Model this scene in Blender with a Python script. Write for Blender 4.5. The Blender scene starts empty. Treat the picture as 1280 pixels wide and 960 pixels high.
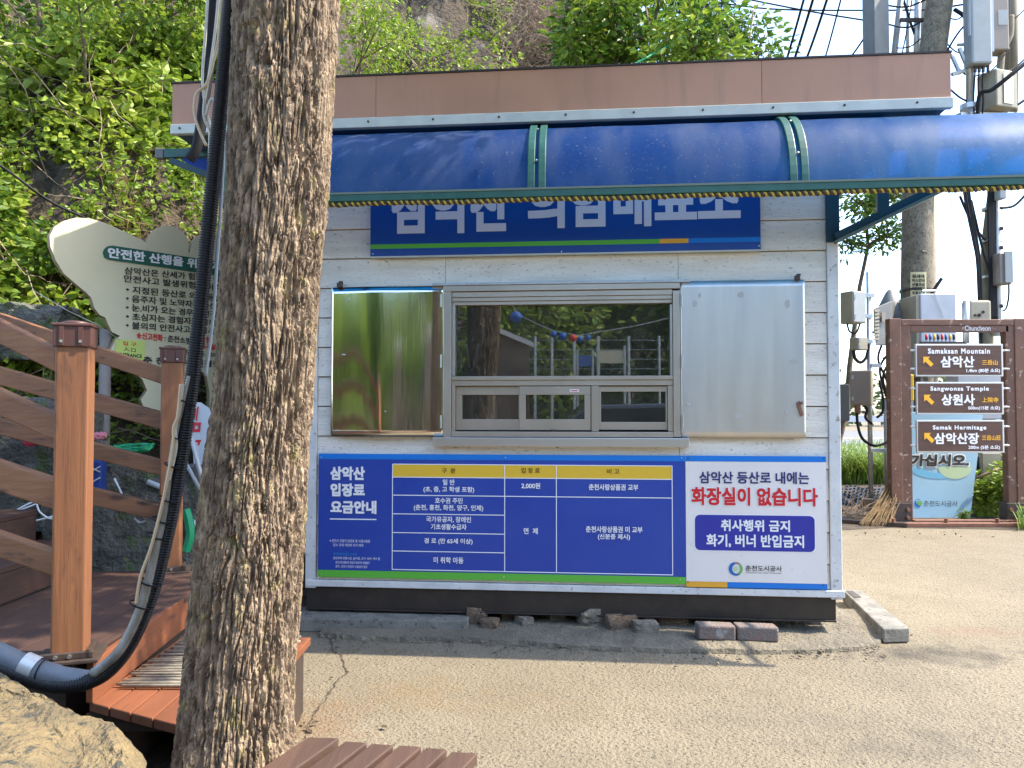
import bpy, bmesh, math, random
import numpy as np
from mathutils import Vector, Matrix, noise as mnoise
R = math.radians
rng = random.Random(7); nrg = np.random.default_rng(11)
sc = bpy.context.scene
COL = sc.collection

# ------------------------------------------------------------------ camera, sky, sun, exposure
CAMZ, F, PITCH = 1.4, 967.0, R(1.66)
cam = bpy.data.objects.new('camera', bpy.data.cameras.new('camera')); COL.objects.link(cam)
cam.location = (0, 0, CAMZ); cam.rotation_euler = (R(90) + PITCH, 0, 0)
cam.data.sensor_width = 36; cam.data.lens = 36 * F / 1280; cam.data.clip_start = .05; cam.data.clip_end = 3000
sc.camera = cam
SUN_EL, SUN_AZ = R(52), R(-4.6)            # from the right, along the booth's front
SV = Vector((math.cos(SUN_EL)*math.cos(SUN_AZ), math.cos(SUN_EL)*math.sin(SUN_AZ), math.sin(SUN_EL)))
wd = bpy.data.worlds.new('World'); sc.world = wd; wd.use_nodes = True
wn = wd.node_tree.nodes; sky = wn.new('ShaderNodeTexSky'); sky.sky_type = 'NISHITA'; sky.sun_disc = False
sky.sun_elevation = SUN_EL; sky.sun_rotation = R(90) - SUN_AZ; sky.air_density = 1.0; sky.dust_density = 1.3; sky.ozone_density = 2.2
wd.node_tree.links.new(sky.outputs[0], wn['Background'].inputs[0]); wn['Background'].inputs[1].default_value = .15
sun = bpy.data.objects.new('sun', bpy.data.lights.new('sun', 'SUN')); COL.objects.link(sun)
sun.data.energy = 2.3; sun.data.angle = R(.55); sun.data.color = (1, .90, .73)
sun.rotation_euler = SV.to_track_quat('Z', 'Y').to_euler(); sun.location = (8, -2, 9)
vs = sc.view_settings; vs.view_transform = 'Standard'; vs.look = 'None'; vs.exposure = 2.3; vs.gamma = 1

# ------------------------------------------------------------------ measuring helpers
cp, sp_ = math.cos(PITCH), math.sin(PITCH)
def ray(px, py):
    u, v = (px - 640) / F, -(py - 480) / F
    return Vector((u, cp - v*sp_, sp_ + v*cp))
def W(px, py, d):
    r = ray(px, py); return Vector((0, 0, CAMZ)) + r * (d / r.y)
def G(px, py, z=0):
    r = ray(px, py); return Vector((0, 0, CAMZ)) + r * ((z - CAMZ) / r.z)
BA = R(5.3); BO = Vector((0, 4.9, 0))
BF = Matrix.Translation(BO) @ Matrix.Rotation(-BA, 4, 'Z'); BFi = BF.inverted()
def B(px, py, off=0):                       # point of the booth's front (moved out by off) as (x along the wall, z)
    o = BFi @ Vector((0, 0, CAMZ)); q = BFi.to_3x3() @ ray(px, py)
    t = (-off - o.y) / q.y; p = o + q*t; return p.x, p.z
def mirror(p):                              # where a thing seen reflected in the booth window really stands
    l = BFi @ p; l.y = -l.y; return BF @ l
ID = Matrix.Identity(4)

# ------------------------------------------------------------------ numpy noise
def vnoise(p, seed=0):
    p = np.asarray(p, float); i = np.floor(p).astype(np.int64); f = p - i; f = f*f*(3 - 2*f)
    def h(a, b, c):
        n = (a*374761393 + b*668265263 + c*2147483647 + seed*1274126177) & 0xffffffff
        n = ((n ^ (n >> 13)) * 1274126177) & 0xffffffff; n = n ^ (n >> 16)
        return (n & 0xffff) / 65535.
    r = 0
    for dx in (0, 1):
        for dy in (0, 1):
            for dz in (0, 1):
                w = (f[:, 0] if dx else 1-f[:, 0]) * (f[:, 1] if dy else 1-f[:, 1]) * (f[:, 2] if dz else 1-f[:, 2])
                r = r + w*h(i[:, 0]+dx, i[:, 1]+dy, i[:, 2]+dz)
    return r*2 - 1
def fbm(p, o=4, seed=0):
    p = np.asarray(p, float); a, s, r = 1., 1., 0
    for k in range(o): r = r + a*vnoise(p*s, seed+k); a *= .5; s *= 2.03
    return r

# ------------------------------------------------------------------ materials
def M(name, col, rough=.6, metal=0, col2=None, scale=4, stretch=(1, 1, 1), lo=.35, hi=.65, bump=0, bscale=60, bstretch=None,
      spot=None, sscale=30, slo=.62, shi=.7, sstretch=None, trans=0, tcol=None, coat=0, detail=6, rvar=0, spec=.5, attr=None, acol=None, bdist=.01):
    m = bpy.data.materials.new(name); m.use_nodes = True; nt = m.node_tree; N = nt.nodes; L = nt.links
    p = N['Principled BSDF']; p.inputs['Roughness'].default_value = rough; p.inputs['Metallic'].default_value = metal
    p.inputs['Coat Weight'].default_value = coat; p.inputs['Specular IOR Level'].default_value = spec
    p.inputs['Base Color'].default_value = (*col, 1)
    tc = N.new('ShaderNodeTexCoord'); oi = N.new('ShaderNodeObjectInfo')
    ad = N.new('ShaderNodeVectorMath'); ad.operation = 'MULTIPLY_ADD'; ad.inputs[1].default_value = (1, 1, 1)
    cm = N.new('ShaderNodeCombineXYZ'); ml = N.new('ShaderNodeMath'); ml.operation = 'MULTIPLY'; ml.inputs[1].default_value = 37
    L.new(oi.outputs['Random'], ml.inputs[0]); L.new(ml.outputs[0], cm.inputs[0]); L.new(ml.outputs[0], cm.inputs[2])
    L.new(tc.outputs['Object'], ad.inputs[0]); L.new(cm.outputs[0], ad.inputs[2])
    def nz(sc_, st, det=detail, rg=.6):
        mp = N.new('ShaderNodeMapping'); mp.inputs['Scale'].default_value = st; L.new(ad.outputs[0], mp.inputs[0])
        t = N.new('ShaderNodeTexNoise'); t.inputs['Scale'].default_value = sc_; t.inputs['Detail'].default_value = det; t.inputs['Roughness'].default_value = rg
        L.new(mp.outputs[0], t.inputs['Vector']); return t.outputs[0]
    def rampf(src, a, b):
        r = N.new('ShaderNodeMapRange'); r.inputs[1].default_value = a; r.inputs[2].default_value = b; r.clamp = True; L.new(src, r.inputs[0]); return r.outputs[0]
    def mixc(f, a, b):
        x = N.new('ShaderNodeMix'); x.data_type = 'RGBA'; L.new(f, x.inputs[0])
        for s, v in ((6, a), (7, b)):
            if isinstance(v, tuple): x.inputs[s].default_value = (*v, 1)
            else: L.new(v, x.inputs[s])
        return x.outputs[2]
    c = col
    if col2: c = mixc(rampf(nz(scale, stretch), lo, hi), col, col2)
    if attr:
        at = N.new('ShaderNodeAttribute'); at.attribute_name = attr; c = mixc(at.outputs['Fac'], c, acol)
    if spot: c = mixc(rampf(nz(sscale, sstretch or stretch), slo, shi), c, spot)
    if not isinstance(c, tuple): L.new(c, p.inputs['Base Color'])
    if bump:
        b = N.new('ShaderNodeBump'); b.inputs['Strength'].default_value = bump; b.inputs['Distance'].default_value = bdist
        L.new(nz(bscale, bstretch or stretch, 4), b.inputs['Height']); L.new(b.outputs[0], p.inputs['Normal'])
    if rvar:
        L.new(rampf(nz(scale*1.7, stretch), .2, .8), (mr := N.new('ShaderNodeMapRange')).inputs[0])
        mr.inputs[3].default_value = rough - rvar; mr.inputs[4].default_value = rough + rvar; L.new(mr.outputs[0], p.inputs['Roughness'])
    if trans:
        t = N.new('ShaderNodeBsdfTranslucent'); mx = N.new('ShaderNodeMixShader'); mx.inputs[0].default_value = trans
        if tcol: t.inputs[0].default_value = (*tcol, 1)
        elif not isinstance(c, tuple): L.new(c, t.inputs[0])
        else: t.inputs[0].default_value = (*c, 1)
        L.new(p.outputs[0], mx.inputs[1]); L.new(t.outputs[0], mx.inputs[2]); L.new(mx.outputs[0], N['Material Output'].inputs[0])
    return m
def glass(name, ior=1.5, tint=(.93, .95, .94)):
    m = bpy.data.materials.new(name); m.use_nodes = True; nt = m.node_tree; N = nt.nodes; L = nt.links
    g = N.new('ShaderNodeBsdfGlossy'); g.inputs['Roughness'].default_value = .01
    t = N.new('ShaderNodeBsdfTransparent'); t.inputs[0].default_value = (*tint, 1)
    f = N.new('ShaderNodeFresnel'); f.inputs[0].default_value = ior
    x = N.new('ShaderNodeMixShader'); L.new(f.outputs[0], x.inputs[0]); L.new(t.outputs[0], x.inputs[1]); L.new(g.outputs[0], x.inputs[2])
    df = N.new('ShaderNodeBsdfDiffuse'); df.inputs[0].default_value = (.42, .40, .34, 1); tcn = N.new('ShaderNodeTexCoord'); nz_ = N.new('ShaderNodeTexNoise'); nz_.inputs['Scale'].default_value = 5; nz_.inputs['Detail'].default_value = 6; L.new(tcn.outputs['Object'], nz_.inputs['Vector'])
    mr = N.new('ShaderNodeMapRange'); mr.inputs[1].default_value = .3; mr.inputs[2].default_value = .7; mr.inputs[3].default_value = .025; mr.inputs[4].default_value = .08; L.new(nz_.outputs[0], mr.inputs[0])
    y = N.new('ShaderNodeMixShader'); L.new(mr.outputs[0], y.inputs[0]); L.new(x.outputs[0], y.inputs[1]); L.new(df.outputs[0], y.inputs[2]); L.new(y.outputs[0], N['Material Output'].inputs[0]); return m

MT = {}
def mk():
    a = MT
    a['concrete'] = M('concrete', (.228, .189, .127), .92, col2=(.188, .155, .102), scale=2.2, bump=1, bscale=62, spot=(.05, .040, .027), sscale=78, slo=.575, shi=.64, bdist=.022)
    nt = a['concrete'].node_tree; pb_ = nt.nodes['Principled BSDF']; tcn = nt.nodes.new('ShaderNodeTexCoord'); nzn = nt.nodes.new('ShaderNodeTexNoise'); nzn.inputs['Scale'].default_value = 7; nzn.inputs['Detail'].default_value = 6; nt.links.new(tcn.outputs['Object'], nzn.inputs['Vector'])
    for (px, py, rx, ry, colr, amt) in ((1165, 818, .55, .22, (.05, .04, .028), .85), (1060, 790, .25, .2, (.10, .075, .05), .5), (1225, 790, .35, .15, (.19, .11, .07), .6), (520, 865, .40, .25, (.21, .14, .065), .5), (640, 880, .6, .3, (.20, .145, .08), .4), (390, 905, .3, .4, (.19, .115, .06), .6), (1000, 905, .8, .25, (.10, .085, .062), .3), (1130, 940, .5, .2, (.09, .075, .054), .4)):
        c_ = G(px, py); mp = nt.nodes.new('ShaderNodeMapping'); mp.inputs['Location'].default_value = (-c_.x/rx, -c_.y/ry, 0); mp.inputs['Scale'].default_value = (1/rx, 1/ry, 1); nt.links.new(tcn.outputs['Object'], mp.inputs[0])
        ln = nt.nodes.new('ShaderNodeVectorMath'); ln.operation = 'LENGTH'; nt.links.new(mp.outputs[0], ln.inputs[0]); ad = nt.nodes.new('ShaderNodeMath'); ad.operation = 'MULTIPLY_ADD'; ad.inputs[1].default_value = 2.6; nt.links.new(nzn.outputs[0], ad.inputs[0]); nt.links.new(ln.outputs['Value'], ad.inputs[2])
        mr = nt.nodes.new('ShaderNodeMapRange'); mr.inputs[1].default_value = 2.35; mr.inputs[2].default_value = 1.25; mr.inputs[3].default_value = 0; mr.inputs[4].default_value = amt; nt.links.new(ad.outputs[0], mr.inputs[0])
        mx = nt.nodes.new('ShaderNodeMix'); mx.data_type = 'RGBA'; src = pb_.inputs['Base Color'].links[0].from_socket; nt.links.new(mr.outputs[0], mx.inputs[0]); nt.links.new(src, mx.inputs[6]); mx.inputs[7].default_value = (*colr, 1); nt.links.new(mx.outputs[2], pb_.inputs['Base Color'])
    a['mortar'] = M('mortar', (.21, .18, .13), .95, col2=(.14, .12, .088), scale=7, bump=1, bscale=45, bdist=.03)
    a['kerbstone'] = M('kerbstone', (.22, .21, .18), .9, col2=(.13, .122, .105), scale=9, bump=.7, bscale=70, spot=(.07, .065, .06), sscale=26, slo=.58, shi=.66)
    a['road'] = M('road', (.17, .165, .16), .9, col2=(.12, .12, .118), scale=3)
    a['roadline'] = M('roadline', (.75, .45, .08), .7)
    a['soil'] = M('soil', (.10, .075, .05), .95, col2=(.045, .035, .026), scale=8, bump=1, bscale=30, bdist=.03)
    a['hillside'] = M('hillside', (.080, .058, .037), .95, col2=(.036, .028, .02), scale=5, bump=1, bscale=16, bdist=.06, spot=(.125, .108, .09), sscale=2.6, slo=.56, shi=.64)
    a['rock'] = M('rock', (.27, .255, .23), .9, col2=(.11, .105, .1), scale=6, bump=1, bscale=18, bdist=.03)
    a['rock_dark'] = M('rock_dark', (.16, .155, .14), .9, col2=(.06, .062, .055), scale=7, bump=1, bscale=22, bdist=.05, spot=(.09, .12, .045), sscale=9, slo=.54, shi=.64)
    a['boulder'] = M('boulder', (.20, .145, .068), .92, col2=(.12, .092, .050), scale=6, bump=1, bscale=30, bdist=.03, spot=(.05, .048, .037), sscale=34, slo=.55, shi=.63)
    a['stone_brown'] = M('stone_brown', (.19, .125, .075), .9, col2=(.085, .062, .045), scale=22, bump=1, bscale=60)
    a['stone_grey'] = M('stone_grey', (.25, .215, .165), .9, col2=(.12, .105, .085), scale=18, bump=1, bscale=60)
    a['brick'] = M('brick', (.20, .135, .115), .9, col2=(.15, .14, .13), scale=16, bump=.9, bscale=70, spot=(.30, .29, .27), sscale=11, slo=.58, shi=.66)
    a['bark'] = M('bark', (.37, .272, .178), .95, col2=(.115, .079, .050), scale=30, stretch=(1, 1, .6), lo=.32, hi=.60, bump=1, bscale=110, bdist=.010,
                  spot=(.26, .21, .085), sscale=17, slo=.57, shi=.70, sstretch=(1, 1, .6))
    a['branch'] = M('branch', (.20, .145, .095), .9, col2=(.10, .075, .055), scale=20, bump=.5, bscale=80)
    a['branch_pale'] = M('branch_pale', (.40, .29, .19), .9, col2=(.22, .16, .11), scale=14)
    a['dry'] = M('dry', (.36, .27, .19), .95, col2=(.20, .15, .11), scale=9)
    a['straw'] = M('straw', (.27, .18, .085), .9, col2=(.17, .11, .05), scale=25)
    a['drygrass'] = M('drygrass', (.46, .34, .14), .9, trans=.25)
    for k, c1, c2 in (('leaf', (.068, .145, .018), (.16, .245, .030)), ('leaf_bright', (.13, .235, .022), (.30, .37, .045)), ('leaf_deep', (.03, .08, .015), (.07, .13, .022)),
                      ('leaf_pine', (.035, .06, .022), (.085, .10, .035)), ('grass', (.10, .19, .025), (.26, .33, .06)), ('leaf_far', (.05, .09, .025), (.10, .14, .04))):
        a[k] = M(k, c1, .45, attr='tint', acol=c2, trans=.38, spec=.4)
    a['siding'] = M('siding', (.79, .75, .67), .72, col2=(.66, .62, .545), scale=5, stretch=(.5, 1, 3), bump=.9, bscale=60, bstretch=(.22, 1, 2.2), bdist=.006,
                    spot=(.24, .22, .19), sscale=85, slo=.60, shi=.70, sstretch=(.42, 1, 1.1))
    a['trim'] = M('trim', (.64, .65, .64), .5, col2=(.52, .53, .53), scale=6, spot=(.28, .26, .22), sscale=30, slo=.60, shi=.68)
    a['backing'] = M('backing', (.10, .095, .09), .9)
    a['inside'] = M('inside', (.16, .145, .125), .9)
    a['black_beam'] = M('black_beam', (.020, .016, .014), .5, col2=(.035, .026, .02), scale=8, bump=.15, bscale=40)
    a['fascia'] = M('fascia', (.45, .24, .15), .5, col2=(.39, .205, .13), scale=1.6, bump=.10, bscale=3, spot=(.33, .185, .125), sscale=5, slo=.54, shi=.74, sstretch=(2.6, 1, .25))
    a['fascia_edge'] = M('fascia_edge', (.03, .022, .02), .6)
    a['strip'] = M('strip', (.52, .56, .53), .5, col2=(.44, .48, .46), scale=9, spot=(.25, .22, .18), sscale=40, slo=.68, shi=.75)
    a['alu'] = M('alu', (.50, .45, .39), .38, .75, col2=(.44, .39, .335), scale=3, stretch=(1, 1, .3), rvar=.06)
    a['alu_silver'] = M('alu_silver', (.62, .61, .59), .33, .85)
    a['steel_mirror'] = M('steel_mirror', (.86, .84, .78), .10, 1, bump=.06, bscale=2.4, bstretch=(3.2, 1, .16), bdist=.03)
    a['steel_brushed'] = M('steel_brushed', (.66, .635, .59), .40, .85, col2=(.56, .555, .545), scale=2.2, stretch=(3, 1, .3), bump=.03, bscale=60, bstretch=(6, 1, .2), rvar=.05)
    a['galv'] = M('galv', (.50, .52, .53), .42, .7, col2=(.40, .42, .43), scale=12)
    a['smear'] = M('smear', (.42, .41, .40), .8)
    a['awning'] = M('awning', (.012, .042, .18), .38, col2=(.105, .135, .225), scale=2.2, stretch=(2.2, 1, .7), lo=.40, hi=.80, trans=.42, tcol=(.008, .36, .82), spot=(.26, .28, .31), sscale=70, slo=.615, shi=.72, sstretch=(1, 1, 1), spec=.3, bump=.15, bscale=4, bstretch=(1, 1, 1), rvar=.12)
    nt = a['awning'].node_tree; mo = nt.nodes['Material Output']; old = mo.inputs[0].links[0].from_socket; tr_ = nt.nodes.new('ShaderNodeBsdfTransparent'); tr_.inputs[0].default_value = (.012, .26, .92, 1)
    mx_ = nt.nodes.new('ShaderNodeMixShader'); mx_.inputs[0].default_value = .045; nt.links.new(old, mx_.inputs[1]); nt.links.new(tr_.outputs[0], mx_.inputs[2]); nt.links.new(mx_.outputs[0], mo.inputs[0])
    a['flashing'] = M('flashing', (.02, .055, .12), .5, col2=(.03, .075, .14), scale=5)
    a['awning_frame'] = M('awning_frame', (.012, .075, .062), .42, col2=(.02, .10, .08), scale=9, spot=(.18, .17, .12), sscale=40, slo=.68, shi=.76)
    a['awning_steel'] = M('awning_steel', (.012, .045, .06), .45)
    a['bracket_light'] = M('bracket_light', (.12, .16, .13), .5)
    a['rope_y'] = M('rope_y', (.50, .36, .07), .85, bump=.5, bscale=200); a['rope_k'] = M('rope_k', (.045, .04, .02), .85)
    a['blue_deep'] = M('blue_deep', (.004, .047, .27), .38, col2=(.006, .056, .295), scale=2)
    a['blue_panel'] = M('blue_panel', (.012, .045, .31), .40, col2=(.022, .062, .33), scale=1.5, bump=.06, bscale=2.5, spot=(.07, .09, .24), sscale=26, slo=.66, shi=.78)
    a['blue_sky'] = M('blue_sky', (.0, .17, .60), .42); a['green_strip'] = M('green_strip', (.10, .42, .045), .45)
    a['orange_strip'] = M('orange_strip', (.72, .36, .035), .45); a['yellow'] = M('yellow', (.68, .43, .03), .5)
    a['white_print'] = M('white_print', (.78, .78, .80), .5); a['off_print'] = M('off_print', (.62, .62, .68), .45)
    a['cyan_print'] = M('cyan_print', (.03, .28, .62), .5); a['navy'] = M('navy', (.012, .016, .14), .5); a['navy_box'] = M('navy_box', (.022, .028, .30), .45)
    a['red_print'] = M('red_print', (.58, .012, .02), .5); a['ink'] = M('ink', (.02, .02, .02), .6); a['brown_ink'] = M('brown_ink', (.10, .05, .0), .6)
    a['notice_white'] = M('notice_white', (.74, .71, .69), .42, col2=(.69, .66, .635), scale=2, bump=.06, bscale=2.5, spot=(.50, .49, .48), sscale=20, slo=.64, shi=.78)
    a['glass'] = glass('glass', 2.2)
    a['wood'] = M('wood', (.245, .102, .042), .55, col2=(.165, .066, .029), scale=10, stretch=(1, 1, .08), bump=.35, bscale=40, bstretch=(1, 1, .06), spot=(.095, .045, .026), sscale=12, slo=.58, shi=.70, sstretch=(1, 1, .3))
    a['wood_x'] = M('wood_x', (.30, .130, .055), .6, col2=(.18, .074, .033), scale=9, stretch=(.12, 1, 1), bump=.4, bscale=40, bstretch=(.06, 1, 1), spot=(.085, .042, .026), sscale=16, slo=.57, shi=.68, sstretch=(.25, 1, 1))
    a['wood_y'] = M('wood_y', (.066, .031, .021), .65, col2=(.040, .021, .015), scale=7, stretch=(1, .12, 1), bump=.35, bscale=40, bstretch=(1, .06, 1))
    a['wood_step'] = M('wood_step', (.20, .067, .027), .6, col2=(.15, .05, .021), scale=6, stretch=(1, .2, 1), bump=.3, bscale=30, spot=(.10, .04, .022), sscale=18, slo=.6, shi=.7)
    a['wood_bench'] = M('wood_bench', (.082, .042, .026), .65, col2=(.044, .024, .016), scale=9, stretch=(1, .08, 1), bump=.6, bscale=26, bstretch=(1, .06, 1), bdist=.006)
    a['cap'] = M('cap', (.10, .045, .035), .4, col2=(.08, .036, .03), scale=10)
    a['dark_metal'] = M('dark_metal', (.035, .026, .022), .5, col2=(.06, .04, .03), scale=14)
    a['screw'] = M('screw', (.75, .74, .70), .3, .9)
    a['mat'] = M('mat', (.34, .30, .225), .9, col2=(.20, .175, .13), scale=30)
    a['cream'] = M('cream', (.64, .59, .40), .5, col2=(.59, .54, .36), scale=2)
    a['cream_edge'] = M('cream_edge', (.30, .22, .12), .7); a['green_band'] = M('green_band', (.01, .10, .065), .5)
    a['lime'] = M('lime', (.52, .62, .16), .6)
    a['post_grey'] = M('post_grey', (.26, .22, .19), .6, col2=(.2, .17, .145), scale=9)
    a['hose'] = M('hose', (.014, .014, .016), .45, spec=.3); a['cable_black'] = M('cable_black', (.012, .012, .014), .65, spec=.25)
    a['cable_white'] = M('cable_white', (.60, .57, .47), .5, col2=(.5, .46, .37), scale=9)
    a['cable_tan'] = M('cable_tan', (.55, .42, .26), .55); a['wrap'] = M('wrap', (.33, .325, .29), .35, col2=(.16, .145, .115), scale=22, stretch=(1, 1, .4), bump=.6, bscale=40)
    a['duct'] = M('duct', (.15, .17, .19), .5, col2=(.11, .125, .14), scale=6, bump=.3, bscale=30); a['tape'] = M('tape', (.62, .62, .60), .25, .3)
    a['rope_green'] = M('rope_green', (.01, .30, .12), .6); a['rope_red'] = M('rope_red', (.62, .03, .07), .6); a['rope_pink'] = M('rope_pink', (.75, .25, .30), .6)
    a['plastic_blue'] = M('plastic_blue', (.02, .06, .30), .5); a['cord_white'] = M('cord_white', (.72, .74, .74), .6); a['bag_white'] = M('bag_white', (.55, .56, .56), .6)
    a['pipe_grey'] = M('pipe_grey', (.46, .49, .52), .4)
    a['conc_pole'] = M('conc_pole', (.20, .175, .13), .9, col2=(.12, .10, .07), scale=9, spot=(.05, .04, .028), sscale=55, slo=.54, shi=.62, sstretch=(1, 1, .5), bump=.6, bscale=60)
    a['conc_pole_plain'] = M('conc_pole_plain', (.23, .20, .145), .85, col2=(.17, .145, .10), scale=7)
    a['box_grey'] = M('box_grey', (.27, .285, .285), .5, col2=(.23, .245, .245), scale=4); a['box_beige'] = M('box_beige', (.30, .27, .195), .5, col2=(.25, .22, .16), scale=5)
    a['box_white'] = M('box_white', (.42, .44, .47), .45, col2=(.37, .39, .42), scale=4); a['box_dark'] = M('box_dark', (.20, .165, .135), .5)
    a['sign_brown'] = M('sign_brown', (.105, .050, .033), .55, col2=(.070, .033, .023), scale=3, stretch=(1, 1, 9)); a['frame_brown'] = M('frame_brown', (.15, .070, .042), .55, col2=(.105, .048, .029), scale=7, spot=(.36, .26, .21), sscale=14, slo=.60, shi=.66)
    a['plate_black'] = M('plate_black', (.024, .023, .026), .5, col2=(.06, .035, .025), scale=12); a['rust'] = M('rust', (.24, .115, .07), .85, col2=(.16, .075, .05), scale=12)
    a['sign_frame'] = M('sign_frame', (.62, .62, .61), .4, .5); a['amber'] = M('amber', (.85, .42, .02), .5)
    a['board_blue'] = M('board_blue', (.34, .53, .66), .4, col2=(.28, .47, .62), scale=1.2); a['arc_blue'] = M('arc_blue', (.16, .44, .66), .45); a['arc_green'] = M('arc_green', (.46, .58, .36), .45)
    a['logo_blue'] = M('logo_blue', (.01, .12, .42), .45); a['logo_green'] = M('logo_green', (.14, .40, .10), .45)
    a['rubber'] = M('rubber', (.02, .021, .024), .5); a['net'] = M('net', (.018, .02, .026), .7); a['paper_yellow'] = M('paper_yellow', (.55, .48, .26), .7)
    a['skin'] = M('skin', (.52, .32, .22), .55); a['hair'] = M('hair', (.012, .010, .009), .5); a['jacket'] = M('jacket', (.012, .014, .035), .7); a['jacket_red'] = M('jacket_red', (.42, .02, .015), .7)
    a['lantern_blue'] = M('lantern_blue', (.05, .17, .55), .6, trans=.3); a['lantern_red'] = M('lantern_red', (.75, .07, .05), .6, trans=.3)
    a['car'] = M('car', (.02, .022, .025), .2, coat=1); a['car_glass'] = M('car_glass', (.02, .025, .03), .05); a['hut'] = M('hut', (.13, .085, .055), .8); a['hut_trim'] = M('hut_trim', (.60, .58, .54), .6); a['metal_blue'] = M('metal_blue', (.05, .12, .35), .5)
    a['litter'] = M('litter', (.10, .065, .035), .9, col2=(.05, .035, .02), scale=30)
    a['unit_grey'] = M('unit_grey', (.15, .155, .15), .55, col2=(.12, .125, .12), scale=6)
    a['oil'] = M('oil', (.055, .048, .04), .8)  # dark tone standing in for the shade inside the kerb slab's hollow
mk()

# ------------------------------------------------------------------ mesh and object helpers
class MB:
    def __init__(s): s.v = []; s.f = []; s.mi = []
    def add(s, vs, fs, mi=0):
        n = len(s.v); s.v += [tuple(v) for v in vs]; s.f += [tuple(i+n for i in f) for f in fs]; s.mi += [mi]*len(fs); return s
    def box(s, x0, x1, y0, y1, z0, z1, mi=0):
        return s.add([(x, y, z) for z in (z0, z1) for y in (y0, y1) for x in (x0, x1)], [(0, 2, 3, 1), (4, 5, 7, 6), (0, 1, 5, 4), (1, 3, 7, 5), (3, 2, 6, 7), (2, 0, 4, 6)], mi)
    def obox(s, c, ax, ay, az, mi=0):       # centre and three half axes
        c, ax, ay, az = map(Vector, (c, ax, ay, az))
        return s.add([c + ax*i + ay*j + az*k for k in (-1, 1) for j in (-1, 1) for i in (-1, 1)], [(0, 2, 3, 1), (4, 5, 7, 6), (0, 1, 5, 4), (1, 3, 7, 5), (3, 2, 6, 7), (2, 0, 4, 6)], mi)
    def bar(s, a, b, w, h, up=(0, 0, 1), mi=0):   # a beam of width w, height h
        a, b = Vector(a), Vector(b); d = (b-a); l = d.length; d.normalize(); sd = d.cross(Vector(up)).normalized(); u = sd.cross(d)
        return s.obox((a+b)/2, d*l/2, sd*w/2, u*h/2, mi)
    def tube(s, pts, r, n=8, cap=True, mi=0):
        pts = [Vector(p) for p in pts]; m = len(pts); rs = r if hasattr(r, '__len__') else [r]*m
        t = (pts[1]-pts[0]).normalized(); u = t.orthogonal().normalized(); vs = []; fs = []
        for i, p in enumerate(pts):
            t = (pts[min(i+1, m-1)] - pts[max(i-1, 0)]).normalized(); u = (u - t*u.dot(t)).normalized(); w = t.cross(u)
            for k in range(n):
                a = 2*math.pi*k/n; vs.append(p + (u*math.cos(a) + w*math.sin(a))*rs[i])
        for i in range(m-1):
            for k in range(n):
                k2 = (k+1) % n; fs.append((i*n+k, i*n+k2, (i+1)*n+k2, (i+1)*n+k))
        if cap: fs.append(tuple(range(n-1, -1, -1))); fs.append(tuple((m-1)*n+k for k in range(n)))
        return s.add(vs, fs, mi)
    def prism(s, poly, to3, t0, t1, mi=0):    # a 2D outline given thickness by to3(u, v, t)
        n = len(poly); vs = [to3(u, v, t0) for u, v in poly] + [to3(u, v, t1) for u, v in poly]
        return s.add(vs, [tuple(range(n)), tuple(range(2*n-1, n-1, -1))] + [(i, i+n, (i+1) % n + n, (i+1) % n) for i in range(n)], mi)
    def lathe(s, c, prof, n=16, mi=0):
        vs = [(c[0]+r*math.cos(2*math.pi*k/n), c[1]+r*math.sin(2*math.pi*k/n), c[2]+z) for r, z in prof for k in range(n)]
        m = len(prof); fs = [(i*n+k, i*n+(k+1) % n, (i+1)*n+(k+1) % n, (i+1)*n+k) for i in range(m-1) for k in range(n)]
        fs += [tuple(range(n-1, -1, -1)), tuple((m-1)*n+k for k in range(n))]; return s.add(vs, fs, mi)
    def build(s, name, mat, parent=None, frame=ID, bevel=0, smooth=False, label=None, seg=2):
        me = bpy.data.meshes.new(name); X = frame
        if parent is not None: X = parent['_m'] if False else ROOT[parent.name].inverted() @ frame
        me.from_pydata([X @ Vector(v) for v in s.v], [], s.f); me.update()
        bm = bmesh.new(); bm.from_mesh(me); bmesh.ops.recalc_face_normals(bm, faces=bm.faces); bm.to_mesh(me); bm.free()
        mats = mat if isinstance(mat, (list, tuple)) else [mat]
        for q in mats: me.materials.append(MT[q])
        if len(mats) > 1: me.polygons.foreach_set('material_index', s.mi)
        if smooth: me.polygons.foreach_set('use_smooth', [True]*len(me.polygons))
        o = bpy.data.objects.new(name, me); COL.objects.link(o)
        if parent is not None: o.parent = parent; ROOT[o.name] = ROOT[parent.name]
        if bevel:
            b = o.modifiers.new('bevel', 'BEVEL'); b.width = bevel; b.segments = seg; b.limit_method = 'ANGLE'; b.angle_limit = R(40); b.harden_normals = False
        if smooth == 'auto': me.polygons.foreach_set('use_smooth', [False]*len(me.polygons))
        if label: o['label'] = label
        return o
ROOT = {}
def thing(name, label, cat, loc=(0, 0, 0), group=None, frame=ID):
    o = bpy.data.objects.new(name, None); COL.objects.link(o); o.empty_display_size = .1
    m = frame @ Matrix.Translation(loc); o.matrix_world = m; ROOT[o.name] = m
    return tag(o, label, cat, group)
def tag(o, label, cat, group=None):
    o['label'] = label; o['category'] = cat
    if group: o['group'] = group
    return o
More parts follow.
